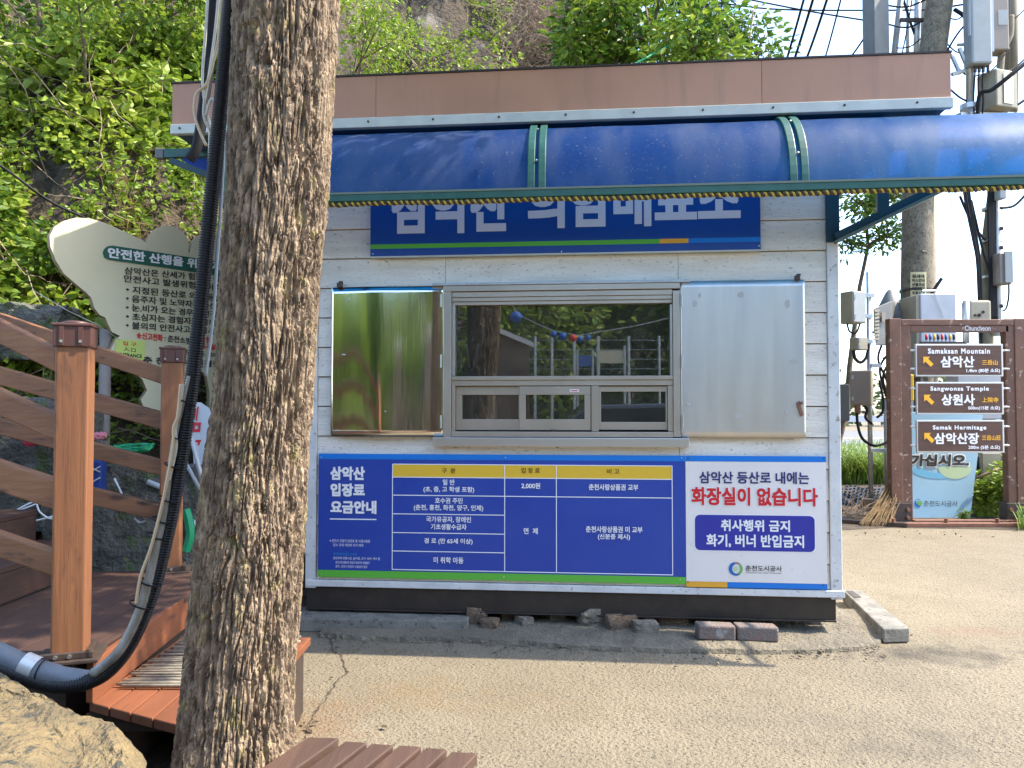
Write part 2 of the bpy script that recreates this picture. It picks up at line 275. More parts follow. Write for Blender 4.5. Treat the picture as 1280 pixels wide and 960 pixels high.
def solo(mb, name, mat, label, cat, group=None, base=None, frame=ID, **k):   # a thing that is one mesh, origin at its base
    vs = [frame @ Vector(v) for v in mb.v]
    if base is None:
        base = Vector((sum(v.x for v in vs)/len(vs), sum(v.y for v in vs)/len(vs), min(v.z for v in vs)))
    mb.v = [tuple(v - Vector(base)) for v in vs]; o = mb.build(name, mat, None, ID, **k); o.location = base
    ROOT[o.name] = Matrix.Translation(base); return tag(o, label, cat, group)
def struct(mb, name, mat, **k):
    o = mb.build(name, mat, None, ID, **k); o['kind'] = 'structure'; ROOT[o.name] = ID; return o
def fast_mesh(name, V, Fq, mat, parent=None, attr=None, smooth=False, base=None):   # numpy arrays to one mesh (faces all of one size)
    V = np.asarray(V, np.float32); Fq = np.asarray(Fq, np.int32); k = Fq.shape[1]
    if parent is not None:
        Mi = np.array(ROOT[parent.name].inverted()); V = V @ Mi[:3, :3].T + Mi[:3, 3]
    elif base is not None: V = V - np.asarray(base)
    me = bpy.data.meshes.new(name); me.vertices.add(len(V)); me.vertices.foreach_set('co', V.ravel().astype(np.float32))
    me.loops.add(Fq.size); me.loops.foreach_set('vertex_index', Fq.ravel()); me.polygons.add(len(Fq))
    me.polygons.foreach_set('loop_start', np.arange(0, Fq.size, k, dtype=np.int32)); me.polygons.foreach_set('loop_total', np.full(len(Fq), k, np.int32))
    me.update(calc_edges=True); me.validate()
    if attr is not None:
        at = me.attributes.new('tint', 'FLOAT', 'POINT'); at.data.foreach_set('value', np.asarray(attr, np.float32))
    me.polygons.foreach_set('use_smooth', np.full(len(me.polygons), smooth)); me.materials.append(MT[mat])
    o = bpy.data.objects.new(name, me); COL.objects.link(o)
    if parent is not None: o.parent = parent
    elif base is not None: o.location = base
    ROOT[o.name] = ID if parent is None else ROOT[parent.name]
    return o
def leaves(P, size, droop=.3, wide=.55, up=None, flat=0., seed=0):
    """leaf-shaped faces (6 corners, folded along the midrib) at the points P"""
    g = np.random.default_rng(seed); n = len(P); P = np.asarray(P, float)
    d = g.normal(size=(n, 3)); d[:, 2] = d[:, 2]*.5 - droop; d /= np.linalg.norm(d, axis=1)[:, None]
    nn = g.normal(size=(n, 3))*(1-flat) + (np.array(up) if up is not None else np.array([0, -.25, .9]))*(.6+flat)
    s = np.cross(d, nn); s /= np.linalg.norm(s, axis=1)[:, None] + 1e-9; nn = np.cross(s, d)
    L = (size * g.uniform(.6, 1.25, n))[:, None]; w = L*wide*.5; fo = L*.10
    V = np.stack([P, P + d*L*.35 + s*w + nn*fo, P + d*L*.72 + s*w*.72 + nn*fo, P + d*L - nn*fo*.6, P + d*L*.72 - s*w*.72 + nn*fo, P + d*L*.35 - s*w + nn*fo], 1).reshape(-1, 3)
    b = (np.arange(n)*6)[:, None]
    Fq = np.concatenate([b + np.array([[0, 1, 2, 3]]), b + np.array([[0, 3, 4, 5]])], 0)
    return V, Fq, np.repeat(g.uniform(0, 1, n)**1.3, 6)
def bez(pts, n=6):                         # smooth path through points (Catmull-Rom)
    P = [Vector(p) for p in pts]; out = []
    for i in range(len(P)-1):
        p0, p1, p2, p3 = P[max(i-1, 0)], P[i], P[i+1], P[min(i+2, len(P)-1)]
        for k in range(n):
            t = k/n; out.append(.5*((2*p1) + (p2-p0)*t + (2*p0-5*p1+4*p2-p3)*t*t + (3*p1-p0-3*p2+p3)*t**3))
    return out + [P[-1]]
def text_mesh(body, bold=0, spacing=1):
    c = bpy.data.curves.new('t', 'FONT'); c.body = body; c.size = 1; c.resolution_u = 3; c.space_character = spacing
    o = bpy.data.objects.new('t', c); me = bpy.data.meshes.new_from_object(o)
    V = [v.co.copy() for v in me.vertices]; Fq = [tuple(p.vertices) for p in me.polygons]
    bpy.data.objects.remove(o); bpy.data.curves.remove(c); bpy.data.meshes.remove(me)
    if bold > 0:                               # heavier strokes: the same print laid down again a little to each side
        V0, F0, n = V, Fq, len(V); V = list(V0); Fq = list(F0); m = 4 if bold <= .02 else 8
        for k in range(m):
            sx, sy = ((1, 1), (-1, 1), (-1, -1), (1, -1), (1, 0), (0, 1), (-1, 0), (0, -1))[k]; dv = Vector((sx*bold, sy*bold, k+1)); V += [v+dv for v in V0]; Fq += [tuple(i+n*(k+1) for i in f) for f in F0]
    return V, Fq
def lettering(parent, body, x0, x1, z0, z1, to3, mat, bold=.02, name='lettering', spacing=1, shear=0):
    V, Fq = text_mesh(body, bold, spacing)
    a, b = min(v.x for v in V), max(v.x for v in V); c, d = min(v.y for v in V), max(v.y for v in V)
    mb = MB(); mb.add([to3(x0 + (v.x-a)/(b-a)*(x1-x0) + shear*(v.y-c)/(d-c), z0 + (v.y-c)/(d-c)*(z1-z0)) + Vector((0, -.00009*v.z, 0)) for v in V], Fq)
    me = bpy.data.meshes.new(name); Mi = ROOT[parent.name].inverted(); me.from_pydata([Mi @ Vector(v) for v in mb.v], [], mb.f); me.update(); me.materials.append(MT[mat])
    o = bpy.data.objects.new(name, me); COL.objects.link(o); o.parent = parent; ROOT[o.name] = ROOT[parent.name]; return o
def rrect(x0, x1, z0, z1, r, n=5):
    out = []
    for cx, cz, a in ((x1-r, z1-r, 0), (x0+r, z1-r, 90), (x0+r, z0+r, 180), (x1-r, z0+r, 270)):
        out += [(cx + r*math.cos(R(a+90*k/n)), cz + r*math.sin(R(a+90*k/n))) for k in range(n+1)]
    return out
def stone(mb, c, rx, ry, rz, seed, rot=0, sub=3, rough=.35, mi=0, grain=0):
    bm = bmesh.new(); bmesh.ops.create_icosphere(bm, subdivisions=sub, radius=1); q = random.Random(seed); off = Vector((q.uniform(-50, 50), q.uniform(-50, 50), q.uniform(-50, 50)))
    cr, sr = math.cos(rot), math.sin(rot); vs = []
    for v in bm.verts:
        p = v.co.copy(); p *= 1 + rough*mnoise.noise(p*1.1+off) + rough*.5*mnoise.noise(p*2.7+off) + rough*.2*mnoise.noise(p*6+off)
        for a in range(3): p[a] = max(-.72, min(.72, p[a]))
        if grain: p *= 1 + grain*mnoise.noise(p*5+off) + grain*.8*abs(mnoise.noise(p*11+off)) + grain*.4*mnoise.noise(p*26+off)
        x, y = p.x*rx, p.y*ry; vs.append((c[0]+x*cr-y*sr, c[1]+x*sr+y*cr, c[2]+p.z*rz))
    mb.add(vs, [tuple(v.index for v in f.verts) for f in bm.faces], mi); bm.free(); return mb

# ------------------------------------------------------------------ the ground, the verge, the road, the hill
g = MB(); g.add([(-300, -300, 0), (300, -300, 0), (300, 900, 0), (-300, 900, 0)], [(0, 1, 2, 3)]); ground = struct(g, 'ground', 'concrete')
vg = MB(); vb = [G(1030, 664), G(1110, 660), G(1200, 661), G(1330, 664)]
vg.add([(vb[0].x, vb[0].y, .004)] + [(p.x, p.y, .004) for p in vb[1:]] + [(30, 12, .004), (30, 26, .004), (2.3, 26, .004)], [(0, 1, 2, 3, 4, 5, 6)]); struct(vg, 'verge', 'soil')
rd = MB(); rd.box(-20, 120, 27, 44, .002, .006); struct(rd, 'road', 'road')
rl = MB(); rl.box(-20, 120, 33.8, 34.1, .008, .010); struct(rl, 'road_marking', 'roadline')
sl = MB(); sl.add([(-6, .2, .010), (-1.05, .2, .010), (-.93, 2.7, .010), (-1.0, 3.6, .010), (-1.35, 4.6, .010), (-1.5, 8.5, .010), (-6, 8.5, .010)], [(0, 1, 2, 3, 4, 5, 6)]); struct(sl, 'soil', 'soil')

def hill_h(x, y):
    yb = np.interp(x, [-12, -4.2, -3.4, -2.9, -2.1, -1.55, 0, 2.0, 2.9, 4.2, 8], [4.6, 4.75, 5.0, 5.55, 6.75, 7.7, 8.2, 8.7, 10.5, 16, 40])
    d = np.maximum(y - yb, 0); top = np.interp(x, [-12, .8, 1.8, 2.6, 3.6, 5], [16, 16, 10.5, 6.0, 2.6, 0])
    z = np.interp(x, [-3, -1.2], [1.75, 2.6])*d; z = top*(1 - np.exp(-z/np.maximum(top, .01)*1.12))
    b = np.clip((y - 4.35)/.7, 0, 1)*np.clip((-1.75 - x)/.5, 0, 1)*.55
    p = np.stack([x*1.0, y*1.0, np.zeros_like(x)], -1); q = np.clip(d*1.2, 0, 1)
    return b + z + q*(fbm(p*.9, 5, 3)*.42 + np.abs(fbm(p*2.3, 4, 9))*.22) + .06*fbm(p*3, 3, 5)*np.clip(b*3, 0, 1) - .03*(b < .01)*(d <= 0)
gx = np.arange(-8.5, 6.01, .065); gy = np.arange(4.2, 15.5, .065)
X, Y = np.meshgrid(gx, gy, indexing='ij'); Z = hill_h(X.ravel(), Y.ravel())
V = np.stack([X.ravel(), Y.ravel(), Z], 1); nx, ny = X.shape; I = np.arange(nx*ny).reshape(nx, ny)
Fq = np.stack([I[:-1, :-1], I[1:, :-1], I[1:, 1:], I[:-1, 1:]], -1).reshape(-1, 4)
def hillz(x, y):
    u = min(max((x-gx[0])/.065, 0), nx-1.001); v = min(max((y-gy[0])/.065, 0), ny-1.001); i, j = int(u), int(v); a, b = u-i, v-j; z = Z
    return float((z[i*ny+j]*(1-b) + z[i*ny+j+1]*b)*(1-a) + (z[(i+1)*ny+j]*(1-b) + z[(i+1)*ny+j+1]*b)*a)
hill = fast_mesh('hill', V, Fq, 'hillside', smooth=False); hill['kind'] = 'structure'

# ------------------------------------------------------------------ the ticket booth
booth = thing('ticket_booth', 'white weatherboarded ticket booth on a black steel base with brown roof band', 'ticket booth', (0, 0, 0), frame=BF)
XL, XR = B(384, 600)[0], B(1050, 600)[0]                 # outer corners of the front
DEP = 2.4
ZB0 = B(640, 765)[1]; ZB1 = B(640, 737)[1]               # beam
ROOFZ = 3.14
def bm_(name, f, mat, **k):
    mb = MB(); f(mb); return mb.build(name, mat, booth, BF, **k)
# shell: front backing with an opening for the window, sides, back, floor and ceiling
WX0, WX1 = B(557, 450)[0], B(848, 450)[0]; WZ0, WZ1 = B(700, 546)[1], B(700, 357)[1]
def shell(m):
    m.box(XL+.02, WX0+.01, .02, .07, ZB1, ROOFZ); m.box(WX1-.01, XR-.02, .02, .07, ZB1, ROOFZ)
    m.box(WX0+.01, WX1-.01, .02, .07, ZB1, WZ0+.01); m.box(WX0+.01, WX1-.01, .02, .07, WZ1-.01, ROOFZ)
    m.box(XL+.02, XL+.07, .07, DEP, ZB1, ROOFZ); m.box(XR-.07, XR-.02, .07, DEP, ZB1, ROOFZ); m.box(XL+.07, XR-.07, DEP-.05, DEP, ZB1, ROOFZ)
    m.box(XL+.07, XR-.07, .07, DEP-.05, ZB1, ZB1+.05); m.box(XL+.07, XR-.07, .07, DEP-.05, ROOFZ-.3, ROOFZ-.26)
bm_('wall', shell, 'inside')
# siding boards, one object each
PITCHB = .1913; z00 = B(407, 544.4)[1]
tilt = {}
k = -6
cX0, cX1 = B(398, 500)[0], B(1034, 500)[0]
while True:
    za = z00 + k*PITCHB; zb = za + PITCHB - .006; k += 1
    if za > 3.0: break
    if zb < ZB1+.03: continue
    za = max(za, ZB1 + .045)
    segs = []
    if zb > WZ0-.03 and za < WZ1+.005:
        segs = [(cX0, WX0-.002, za, zb), (WX1+.002, cX1, za, zb)]
        if zb > WZ1+.03: segs.append((WX0, WX1, WZ1+.003, zb))
        if za < WZ0-.06: segs.append((WX0, WX1, za, WZ0-.035))
    else:
        j = rng.uniform(-.6, .7) if k != 2 else B(648, 340)[0]
        segs = [(cX0, j-.001, za, zb), (j+.001, cX1, za, zb)]
    for a_, b_, zl, zt in segs:
        def f(m, a_=a_, b_=b_, zl=zl, zt=zt):
            e = rng.uniform(-.0015, .0015)
            m.add([(a_, -.014+e, zl), (b_, -.014-e, zl), (b_, .018, zl), (a_, .018, zl), (a_, -.004+e, zt), (b_, -.004-e, zt), (b_, .018, zt), (a_, .018, zt)],
                  [(0, 1, 5, 4), (3, 2, 6, 7), (0, 1, 2, 3), (4, 5, 6, 7), (0, 4, 7, 3), (1, 5, 6, 2)])
        bm_('siding_board', f, 'siding', bevel=.002)
for a_, b_ in ((XL, cX0-.002), (cX1+.002, XR)):
    bm_('corner_trim', lambda m: m.box(a_, b_, -.026, .05, ZB1-.012, ROOFZ), 'trim', bevel=.004)
for sgn, xx in ((-1, XL), (1, XR)):
    for q in range(13):
        za = ZB1 + .01 + q*.2
        bm_('siding_board', lambda m: m.box(min(xx-sgn*.018, xx-sgn*.004), max(xx-sgn*.018, xx-sgn*.004), .052, DEP, za, za+.195), 'siding')
bm_('skirt_strip', lambda m: m.box(XL+.004, XR+.012, -.032, .03, ZB1, ZB1+.042), 'trim', bevel=.004)
beam = bm_('base_beam', lambda m: (m.box(XL+.005, XR-.035, -.008, .004, ZB0, ZB1-.003), m.box(XL+.005, XR-.035, -.020, .09, ZB0-.010, ZB0), m.box(XL+.005, XR-.035, .004, .09, ZB1-.016, ZB1-.004)), 'black_beam', bevel=.002)
bm_('base_frame', lambda m: (m.box(XL+.03, XL+.12, .1, DEP, ZB0, ZB1-.004), m.box(XR-.12, XR-.03, .1, DEP, ZB0, ZB1-.004), m.box(XL+.03, XR-.03, DEP-.1, DEP-.002, ZB0+.002, ZB1-.006)), 'black_beam')
# roof: brown sheet band, its pale lower strip, dark top edge, screws
FO = .25
fx0, fx1 = B(215, 130, FO)[0], B(1189, 100, FO)[0]; fz0, fz1 = B(640, 141, FO)[1], B(640, 88, FO)[1]
jx = [fx0, B(470, 110, FO)[0], B(952, 100, FO)[0], fx1]
for a_, b_ in zip(jx[:-1], jx[1:]):
    bm_('roof_band', lambda m: m.box(a_+.001, b_-.001, -FO, -FO+.03, fz0, fz1), 'fascia', bevel=.002)
for xx in (fx0, fx1): bm_('roof_band', lambda m: m.box(xx-.012, xx+.012, -FO+.031, DEP+.2, fz0, fz1), 'fascia')
bm_('roof_strip', lambda m: m.box(fx0-.004, fx1+.006, -FO-.012, -FO+.03, fz0-.062, fz0-.001), 'strip', bevel=.003)
bm_('roof', lambda m: (m.box(fx0+.013, fx1-.013, -FO+.032, DEP+.19, fz0-.02, fz1-.02), m.box(fx0-.006, fx1+.006, -FO-.006, -FO+.06, fz1+.001, fz1+.012)), 'fascia_edge')
bm_('soffit', lambda m: m.box(fx0+.02, fx1-.02, -FO+.035, DEP+.15, fz0-.06, fz0-.024), 'flashing')
q = fx0 + .06
while q < fx1:
    bm_('screw', lambda m: m.tube([(q, -FO-.017, fz0-.028), (q, -FO-.011, fz0-.028)], .007, 8), 'dark_metal'); q += .405
# ---- window
def wbox(px0, py0, px1, py1, y0, y1, m, px_ref=700):      # rectangle seen in the photograph, on the booth front
    x0, x1 = B(px0, 450)[0], B(px1, 450)[0]; zc0 = B((px0+px1)/2, py1)[1]; zc1 = B((px0+px1)/2, py0)[1]
    m.box(x0, x1, y0, y1, zc0, zc1)
win = bm_('window', lambda m: (wbox(556, 357, 849, 364, -.055, .07, m), wbox(556, 364.3, 565.5, 546, -.050, .07, m), wbox(840.5, 364.3, 849, 546, -.050, .07, m), wbox(566, 539.5, 840, 546, -.050, .07, m)), 'alu', bevel=.002)
def wpart(name, f, mat, **k):
    mb = MB(); f(mb); return mb.build(name, mat, win, BF, **k)
wpart('frame_rail', lambda m: (wbox(566, 364.6, 840, 371, -.040, .06, m), wbox(566, 371.3, 840, 376, -.030, .06, m), wbox(566, 376.2, 840, 380.5, -.018, .06, m)), 'alu', bevel=.0015)
wpart('frame_rail', lambda m: (wbox(565.8, 470.3, 840.2, 475.0, -.046, .06, m), wbox(565.8, 475.2, 840.2, 482.0, -.034, .06, m)), 'alu', bevel=.0015)
for r in ((566, 380.8, 569.5, 470), (837.5, 380.8, 840.2, 470)): wpart('frame_stile', lambda m: wbox(*r, -.02, .06, m), 'alu_silver', bevel=.001)
gl = lambda name, r, y: wpart(name, lambda m: wbox(*r, y, y+.005, m), 'glass')
gl('pane', (569.6, 380.6, 837.4, 470.2), .012)
# two sliding sashes and a fixed light below
for r in ((739, 482.3, 748, 539.2), (834, 482.3, 840.2, 539.2), (566, 482.3, 570, 539.2)): wpart('frame_stile', lambda m: wbox(*r, -.033, .06, m), 'alu', bevel=.0015)
for sx0, sx1, ys in ((570.5, 656, -.006), (650, 738, -.028)):
    sash = wpart('sash', lambda m: (wbox(sx0, 483, sx1, 493.5, ys, ys+.018, m), wbox(sx0, 524.0, sx1, 537.5, ys, ys+.018, m), wbox(sx0, 493.7, sx0+7.5, 523.8, ys, ys+.018, m), wbox(sx1-7.5, 493.7, sx1, 523.8, ys, ys+.018, m)), 'alu', bevel=.0015)
    mb = MB(); wbox(sx0+7.4, 493.4, sx1-7.4, 524, ys+.007, ys+.011, mb); mb.build('sash_pane', 'glass', sash, BF)
fl = wpart('fixed_light', lambda m: (wbox(748.3, 483, 833.7, 489.5, -.012, .02, m), wbox(748.3, 527.5, 833.7, 537.2, -.012, .02, m), wbox(748.3, 489.7, 751, 527.3, -.012, .02, m), wbox(831.5, 489.7, 833.7, 527.3, -.012, .02, m)), 'alu', bevel=.0015)
gl('pane', (751, 489.5, 831.6, 527.4), .0)
wpart('sticker', lambda m: wbox(712.5, 486.8, 723.5, 489.8, -.0295, -.0285, m), 'white_print'); wpart('sticker', lambda m: wbox(714, 487.7, 722, 488.9, -.0305, -.0297, m), 'red_print')
for r in ((688, 536.5, 691.5, 538.6), (692, 536.8, 695, 538.4)): wpart('latch', lambda m: wbox(*r, -.056, -.05, m), 'dark_metal', bevel=.001)
wpart('sill', lambda m: wbox(544, 546.8, 859, 557.5, -.075, .01, m), 'alu_silver', bevel=.003)
wpart('drip_rail', lambda m: wbox(542, 353.6, 862, 356.6, -.060, .0, m), 'galv', bevel=.002)
# ---- shutters: the left one polished and bowed, the right one brushed and flat
def shutter(px0, px1, py0, py1, bow, off, mat, swing):
    x0, x1 = B(px0, 450)[0], B(px1, 450)[0]; z0, z1 = B((px0+px1)/2, py1)[1], B((px0+px1)/2, py0)[1]
    n, mrow = 48, 24; vs = []; fs = []; W_ = x1-x0
    for j in range(mrow+1):
        for i in range(n+1):
            u, v = i/n, j/mrow; y = -off - swing*(1-u if swing > 0 else u)*0 - bow*math.sin(math.pi*u)**1.2 + .0045*bow/.02*math.sin(u*9+1.1+v*.9)*math.sin(math.pi*u)
            vs.append((x0+W_*u, y, z0+(z1-z0)*v))
    for j in range(mrow):
        for i in range(n): a_ = j*(n+1)+i; fs.append((a_, a_+1, a_+n+2, a_+n+1))
    mb = MB(); mb.add(vs, fs); o = mb.build('shutter', mat, booth, BF, smooth=True)
    s = o.modifiers.new('thick', 'SOLIDIFY'); s.thickness = .012; s.offset = -1 if False else 1
    return o
sh1 = shutter(417, 556, 360, 545, .020, .034, 'steel_mirror', 1); sh1['label'] = 'polished stainless shutter folded back left of the window'
sh2 = shutter(850, 1004, 352, 547, .002, .036, 'steel_brushed', -1); sh2['label'] = 'brushed stainless shutter folded back right of the window'
def spart(o, name, f, mat, **k):
    mb = MB(); f(mb); return mb.build(name, mat, o, BF, **k)
for px in (553.5, 855.5 if False else 851.5):
    o = sh1 if px < 700 else sh2
    spart(o, 'hinge', lambda m: [m.tube([(B(px, 450)[0], -.058, B(px, y_)[1]), (B(px, 450)[0], -.058, B(px, y_-16)[1])], .006, 8) for y_ in (385, 460, 535)], 'galv')
for o, px, py in ((sh1, 427, 359), (sh2, 995, 350)):
    spart(o, 'catch', lambda m: (wbox(px-3, py-4, px+3, py+1.5, -.062, -.03, m), wbox(px-1, py-6, px+4, py-3.5, -.058, -.04, m)), 'dark_metal', bevel=.002)
for px, py, w_, h_ in ((924, 370, 9, 8), (982, 381, 7, 11), (867, 381, 6, 9), (873, 371, 4, 6), (921, 520, 12, 5), (990, 452, 14, 4), (860, 505, 7, 8), (981, 515, 5, 10)):
    def f(m):
        x0, z0 = B(px, py); pts = [(x0 + (w_/396.)*math.cos(t)*rng.uniform(.75, 1.1), z0 + (h_/396.)*math.sin(t)*rng.uniform(.75, 1.1)) for t in [R(45*i+20) for i in range(8)]]
        m.prism(pts, lambda u, v, t: (u, t, v), -.0515, -.0505)
    spart(sh2, 'glue_mark', f, 'smear')
def f(m):
    x0, z0 = B(997, 511)
    m.obox((x0, -.056, z0), (.009, 0, .006), (0, .004, 0), (-.012, 0, .042)); m.obox((x0+.008, -.062, z0+.035), (.007, 0, 0), (0, .006, 0), (0, 0, .008))
spart(sh2, 'lock_plate', f, 'rust', bevel=.002)
for px, py in ((432, 444), (485, 514), (423, 538), (438, 376)):
    spart(sh1, 'rivet', lambda m: m.lathe((0, 0, 0), [(0.001, 0), (.006, .001), (.006, .003)], 8) if False else m.tube([(B(px, py)[0], -.074, B(px, py)[1]), (B(px, py)[0], -.05, B(px, py)[1])], .005, 8), 'galv')

# ------------------------------------------------------------------ signs on the booth
def bs(y): return lambda x, z: BF @ Vector((x, y, z))
def sign_text(parent, body, r, mat, y, bold=.02, off=0, **k):
    px0, py0, px1, py1 = r; cx = (px0+px1)/2
    x0, x1 = B(px0, (py0+py1)/2, off)[0], B(px1, (py0+py1)/2, off)[0]; z0, z1 = B(cx, py1, off)[1], B(cx, py0, off)[1]
    return lettering(parent, body, x0, x1, z0, z1, bs(y), mat, bold, **k)
def prect(m, r, y0, y1, off=0, zref=None):
    px0, py0, px1, py1 = r; m.box(B(px0, 600, off)[0], B(px1, 600, off)[0], y0, y1, *( (B(px0 if zref is None else zref, py1, off)[1], B(px0 if zref is None else zref, py0, off)[1])))
def pb(parent, name, r, y0, y1, mat, off=0, zref=None, **k):
    mb = MB(); prect(mb, r, y0, y1, off, zref); return mb.build(name, mat, parent, BF, **k)
OFF = .03
ns = thing('name_sign', 'blue name sign with large white lettering under the awning', 'sign', (B(700, 318, OFF)[0], -.03, B(700, 318, OFF)[1]), frame=BF)
pb(ns, 'panel', (462, 205, 953, 321), -.045, -.018, 'blue_deep', OFF, 462, bevel=.002)
pb(ns, 'edge_strip', (461.5, 321.2, 953.5, 323), -.047, -.018, 'strip', OFF, 462)
for r, mt in (((462.3, 306.5, 826, 312), 'green_strip'), ((826, 306.5, 862, 312), 'orange_strip'), ((862, 306.5, 952.7, 312), 'blue_sky')):
    pb(ns, 'stripe', r, -.0462, -.0452, mt, OFF, 462)
sign_text(ns, '삼악산', (490, 226, 638, 292.5), 'off_print', -.0475, .04, OFF)
sign_text(ns, '의암매표소', (660, 220, 925, 284), 'off_print', -.0475, .04, OFF)
for px in (467, 702, 948):
    mb = MB(); x_, z_ = B(px, 318 if px < 600 else (315 if px < 900 else 308), OFF); mb.tube([(x_, -.0495, z_), (x_, -.044, z_)], .004, 8); mb.build('screw', 'screw', ns, BF)

fs_ = thing('fare_sign', 'blue admission fare table sign below the ticket window', 'sign', (B(630, 725, OFF)[0], -.03, B(630, 725, OFF)[1]), frame=BF)
pb(fs_, 'panel', (398.5, 575.3, 856.3, 716.5), -.034, -.026, 'blue_panel', OFF, 630)
pb(fs_, 'stripe', (398.5, 568.3, 856.3, 575.1), -.034, -.026, 'blue_sky', OFF, 630); pb(fs_, 'stripe', (398.5, 716.7, 856.3, 725.5), -.034, -.026, 'green_strip', OFF, 630)
ref = 491
pb(fs_, 'table_header', (491.5, 580.3, 840, 596), -.0352, -.0342, 'yellow', OFF, ref)
for yy in (580, 596.2, 618.7): pb(fs_, 'table_line', (491, yy-.5, 840.5, yy+.5), -.0366, -.0356, 'white_print', OFF, ref)
for yy in (642, 665.4, 688.4): pb(fs_, 'table_line', (491, yy-.5, 631.3, yy+.5), -.0366, -.0356, 'white_print', OFF, ref)
pb(fs_, 'table_line', (491, 711, 840.5, 712), -.0366, -.0356, 'white_print', OFF, ref)
for xx in (491, 631, 695.5, 840): pb(fs_, 'table_line', (xx-.5, 580, xx+.5, 711.5), -.0376, -.0369, 'white_print', OFF, ref)
pb(fs_, 'underline', (413, 648, 471, 649.4), -.036, -.035, 'white_print', OFF, 430)
T = [('삼악산', (413.5, 583, 456.5, 600), 'white_print', .045), ('입장료', (413.5, 604, 456.5, 620.5), 'white_print', .045), ('요금안내', (413.5, 625.5, 471, 642), 'white_print', .045),
     ('※ 춘천시 관광지 입장료 및 시설사용료', (412.5, 674, 463, 677.8), 'white_print', 0), ('징수 조례 개정에 의거 예정', (417, 679.4, 454.5, 683), 'white_print', 0),
     ('춘천사랑상품권 교부란', (417, 690.6, 446.6, 694.2), 'cyan_print', 0), ('춘천지역 전통시장, 음식점, 상가, 숙박, 택시 등', (417, 696, 475.5, 699.6), 'white_print', 0),
     ('춘천사랑상품권은 현금과 동일하며 환불불가', (420, 701.3, 462.5, 704.6), 'white_print', 0), ('문의 : 춘천시 관광과 시설관리 담당', (420, 706.3, 459.5, 709.6), 'white_print', 0),
     ('구  분', (552.7, 585, 569.7, 591.4), 'brown_ink', .01), ('입 장 료', (651.8, 584.6, 675, 591.2), 'brown_ink', .01), ('비 고', (758.7, 586, 774.3, 592.4), 'brown_ink', .01),
     ('일 반', (553.7, 599, 568.7, 606.2), 'white_print', .02), ('(초, 중, 고 학생 포함)', (529.6, 608, 593, 616), 'white_print', .02),
     ('호수권 주민', (544, 622, 578.5, 629.2), 'white_print', .02), ('(춘천, 홍천, 화천, 양구, 인제)', (517.5, 630.7, 604.3, 639), 'white_print', .02),
     ('국가유공자, 장애인', (533, 645.4, 589, 653), 'white_print', .02), ('기초생활수급자', (538.8, 654.7, 583.4, 662), 'white_print', .02),
     ('경 로 (만 65세 이상)', (530.6, 672.6, 591, 680.4), 'white_print', .02), ('미 취학 아동', (542.3, 696, 579.5, 704), 'white_print', .02),
     ('2,000원', (651.8, 603.4, 675.3, 611), 'white_print', .02), ('춘천사랑상품권 교부', (736, 605, 797.7, 612.7), 'white_print', .02),
     ('면  제', (654.8, 659.6, 672.3, 667.4), 'white_print', .02), ('춘천사랑상품권 미 교부', (732.3, 657.7, 803, 665.5), 'white_print', .02), ('(신분증 제시)', (747.3, 667, 787.4, 675), 'white_print', .02)]
for b_, r_, m_, w_ in T: sign_text(fs_, b_, r_, m_, -.0382, w_, OFF)
for px, py in ((402, 571.5), (632, 572), (852, 572.5), (402, 718), (630, 721), (850, 724)):
    mb = MB(); x_, z_ = B(px, py, OFF); mb.tube([(x_, -.037, z_), (x_, -.033, z_)], .004, 8); mb.build('screw', 'screw', fs_, BF)

no = thing('notice_sign', 'white notice sign with red and navy lettering at the booth corner', 'sign', (B(944, 735, OFF)[0], -.03, B(944, 735, OFF)[1]), frame=BF)
pb(no, 'panel', (856.9, 577.3, 1032.5, 728), -.0345, -.0265, 'notice_white', OFF, 944); pb(no, 'stripe', (856.9, 570, 1032.5, 577.1), -.0345, -.0265, 'blue_sky', OFF, 944)
pb(no, 'stripe', (856.9, 728.2, 908, 735), -.0345, -.0265, 'orange_strip', OFF, 944); pb(no, 'stripe', (908.2, 728.2, 1032.5, 735), -.0345, -.0265, 'blue_sky', OFF, 944)
sign_text(no, '삼악산 등산로 내에는', (874, 589.5, 1011, 604.6), 'navy', -.0372, .022, OFF)
sign_text(no, '화장실이 없습니다', (863, 608.3, 1023, 632.8), 'white_print', -.0362, .07, OFF, name='lettering_outline')
sign_text(no, '화장실이 없습니다', (864, 609.2, 1022, 632), 'red_print', -.0376, .035, OFF)
for rr, yy, mt in (((867.4, 643.2, 1019.4, 689.4), -.0358, 'white_print'), ((868.4, 644, 1018.4, 688.6), -.0366, 'navy_box')):
    mb = MB(); x0, z1 = B(rr[0], rr[1], OFF)[0], B(943, rr[1], OFF)[1]; x1, z0 = B(rr[2], rr[3], OFF)[0], B(943, rr[3], OFF)[1]
    mb.prism(rrect(x0, x1, z0, z1, .03), lambda u, v, t: (u, t, v), yy, yy+.0007); mb.build('text_box', mt, no, BF)
sign_text(no, '취사행위 금지', (900.8, 649.6, 987, 664.2), 'white_print', -.0376, .03, OFF); sign_text(no, '화기, 버너 반입금지', (882.7, 668, 1004.6, 684.4), 'white_print', -.0376, .03, OFF)
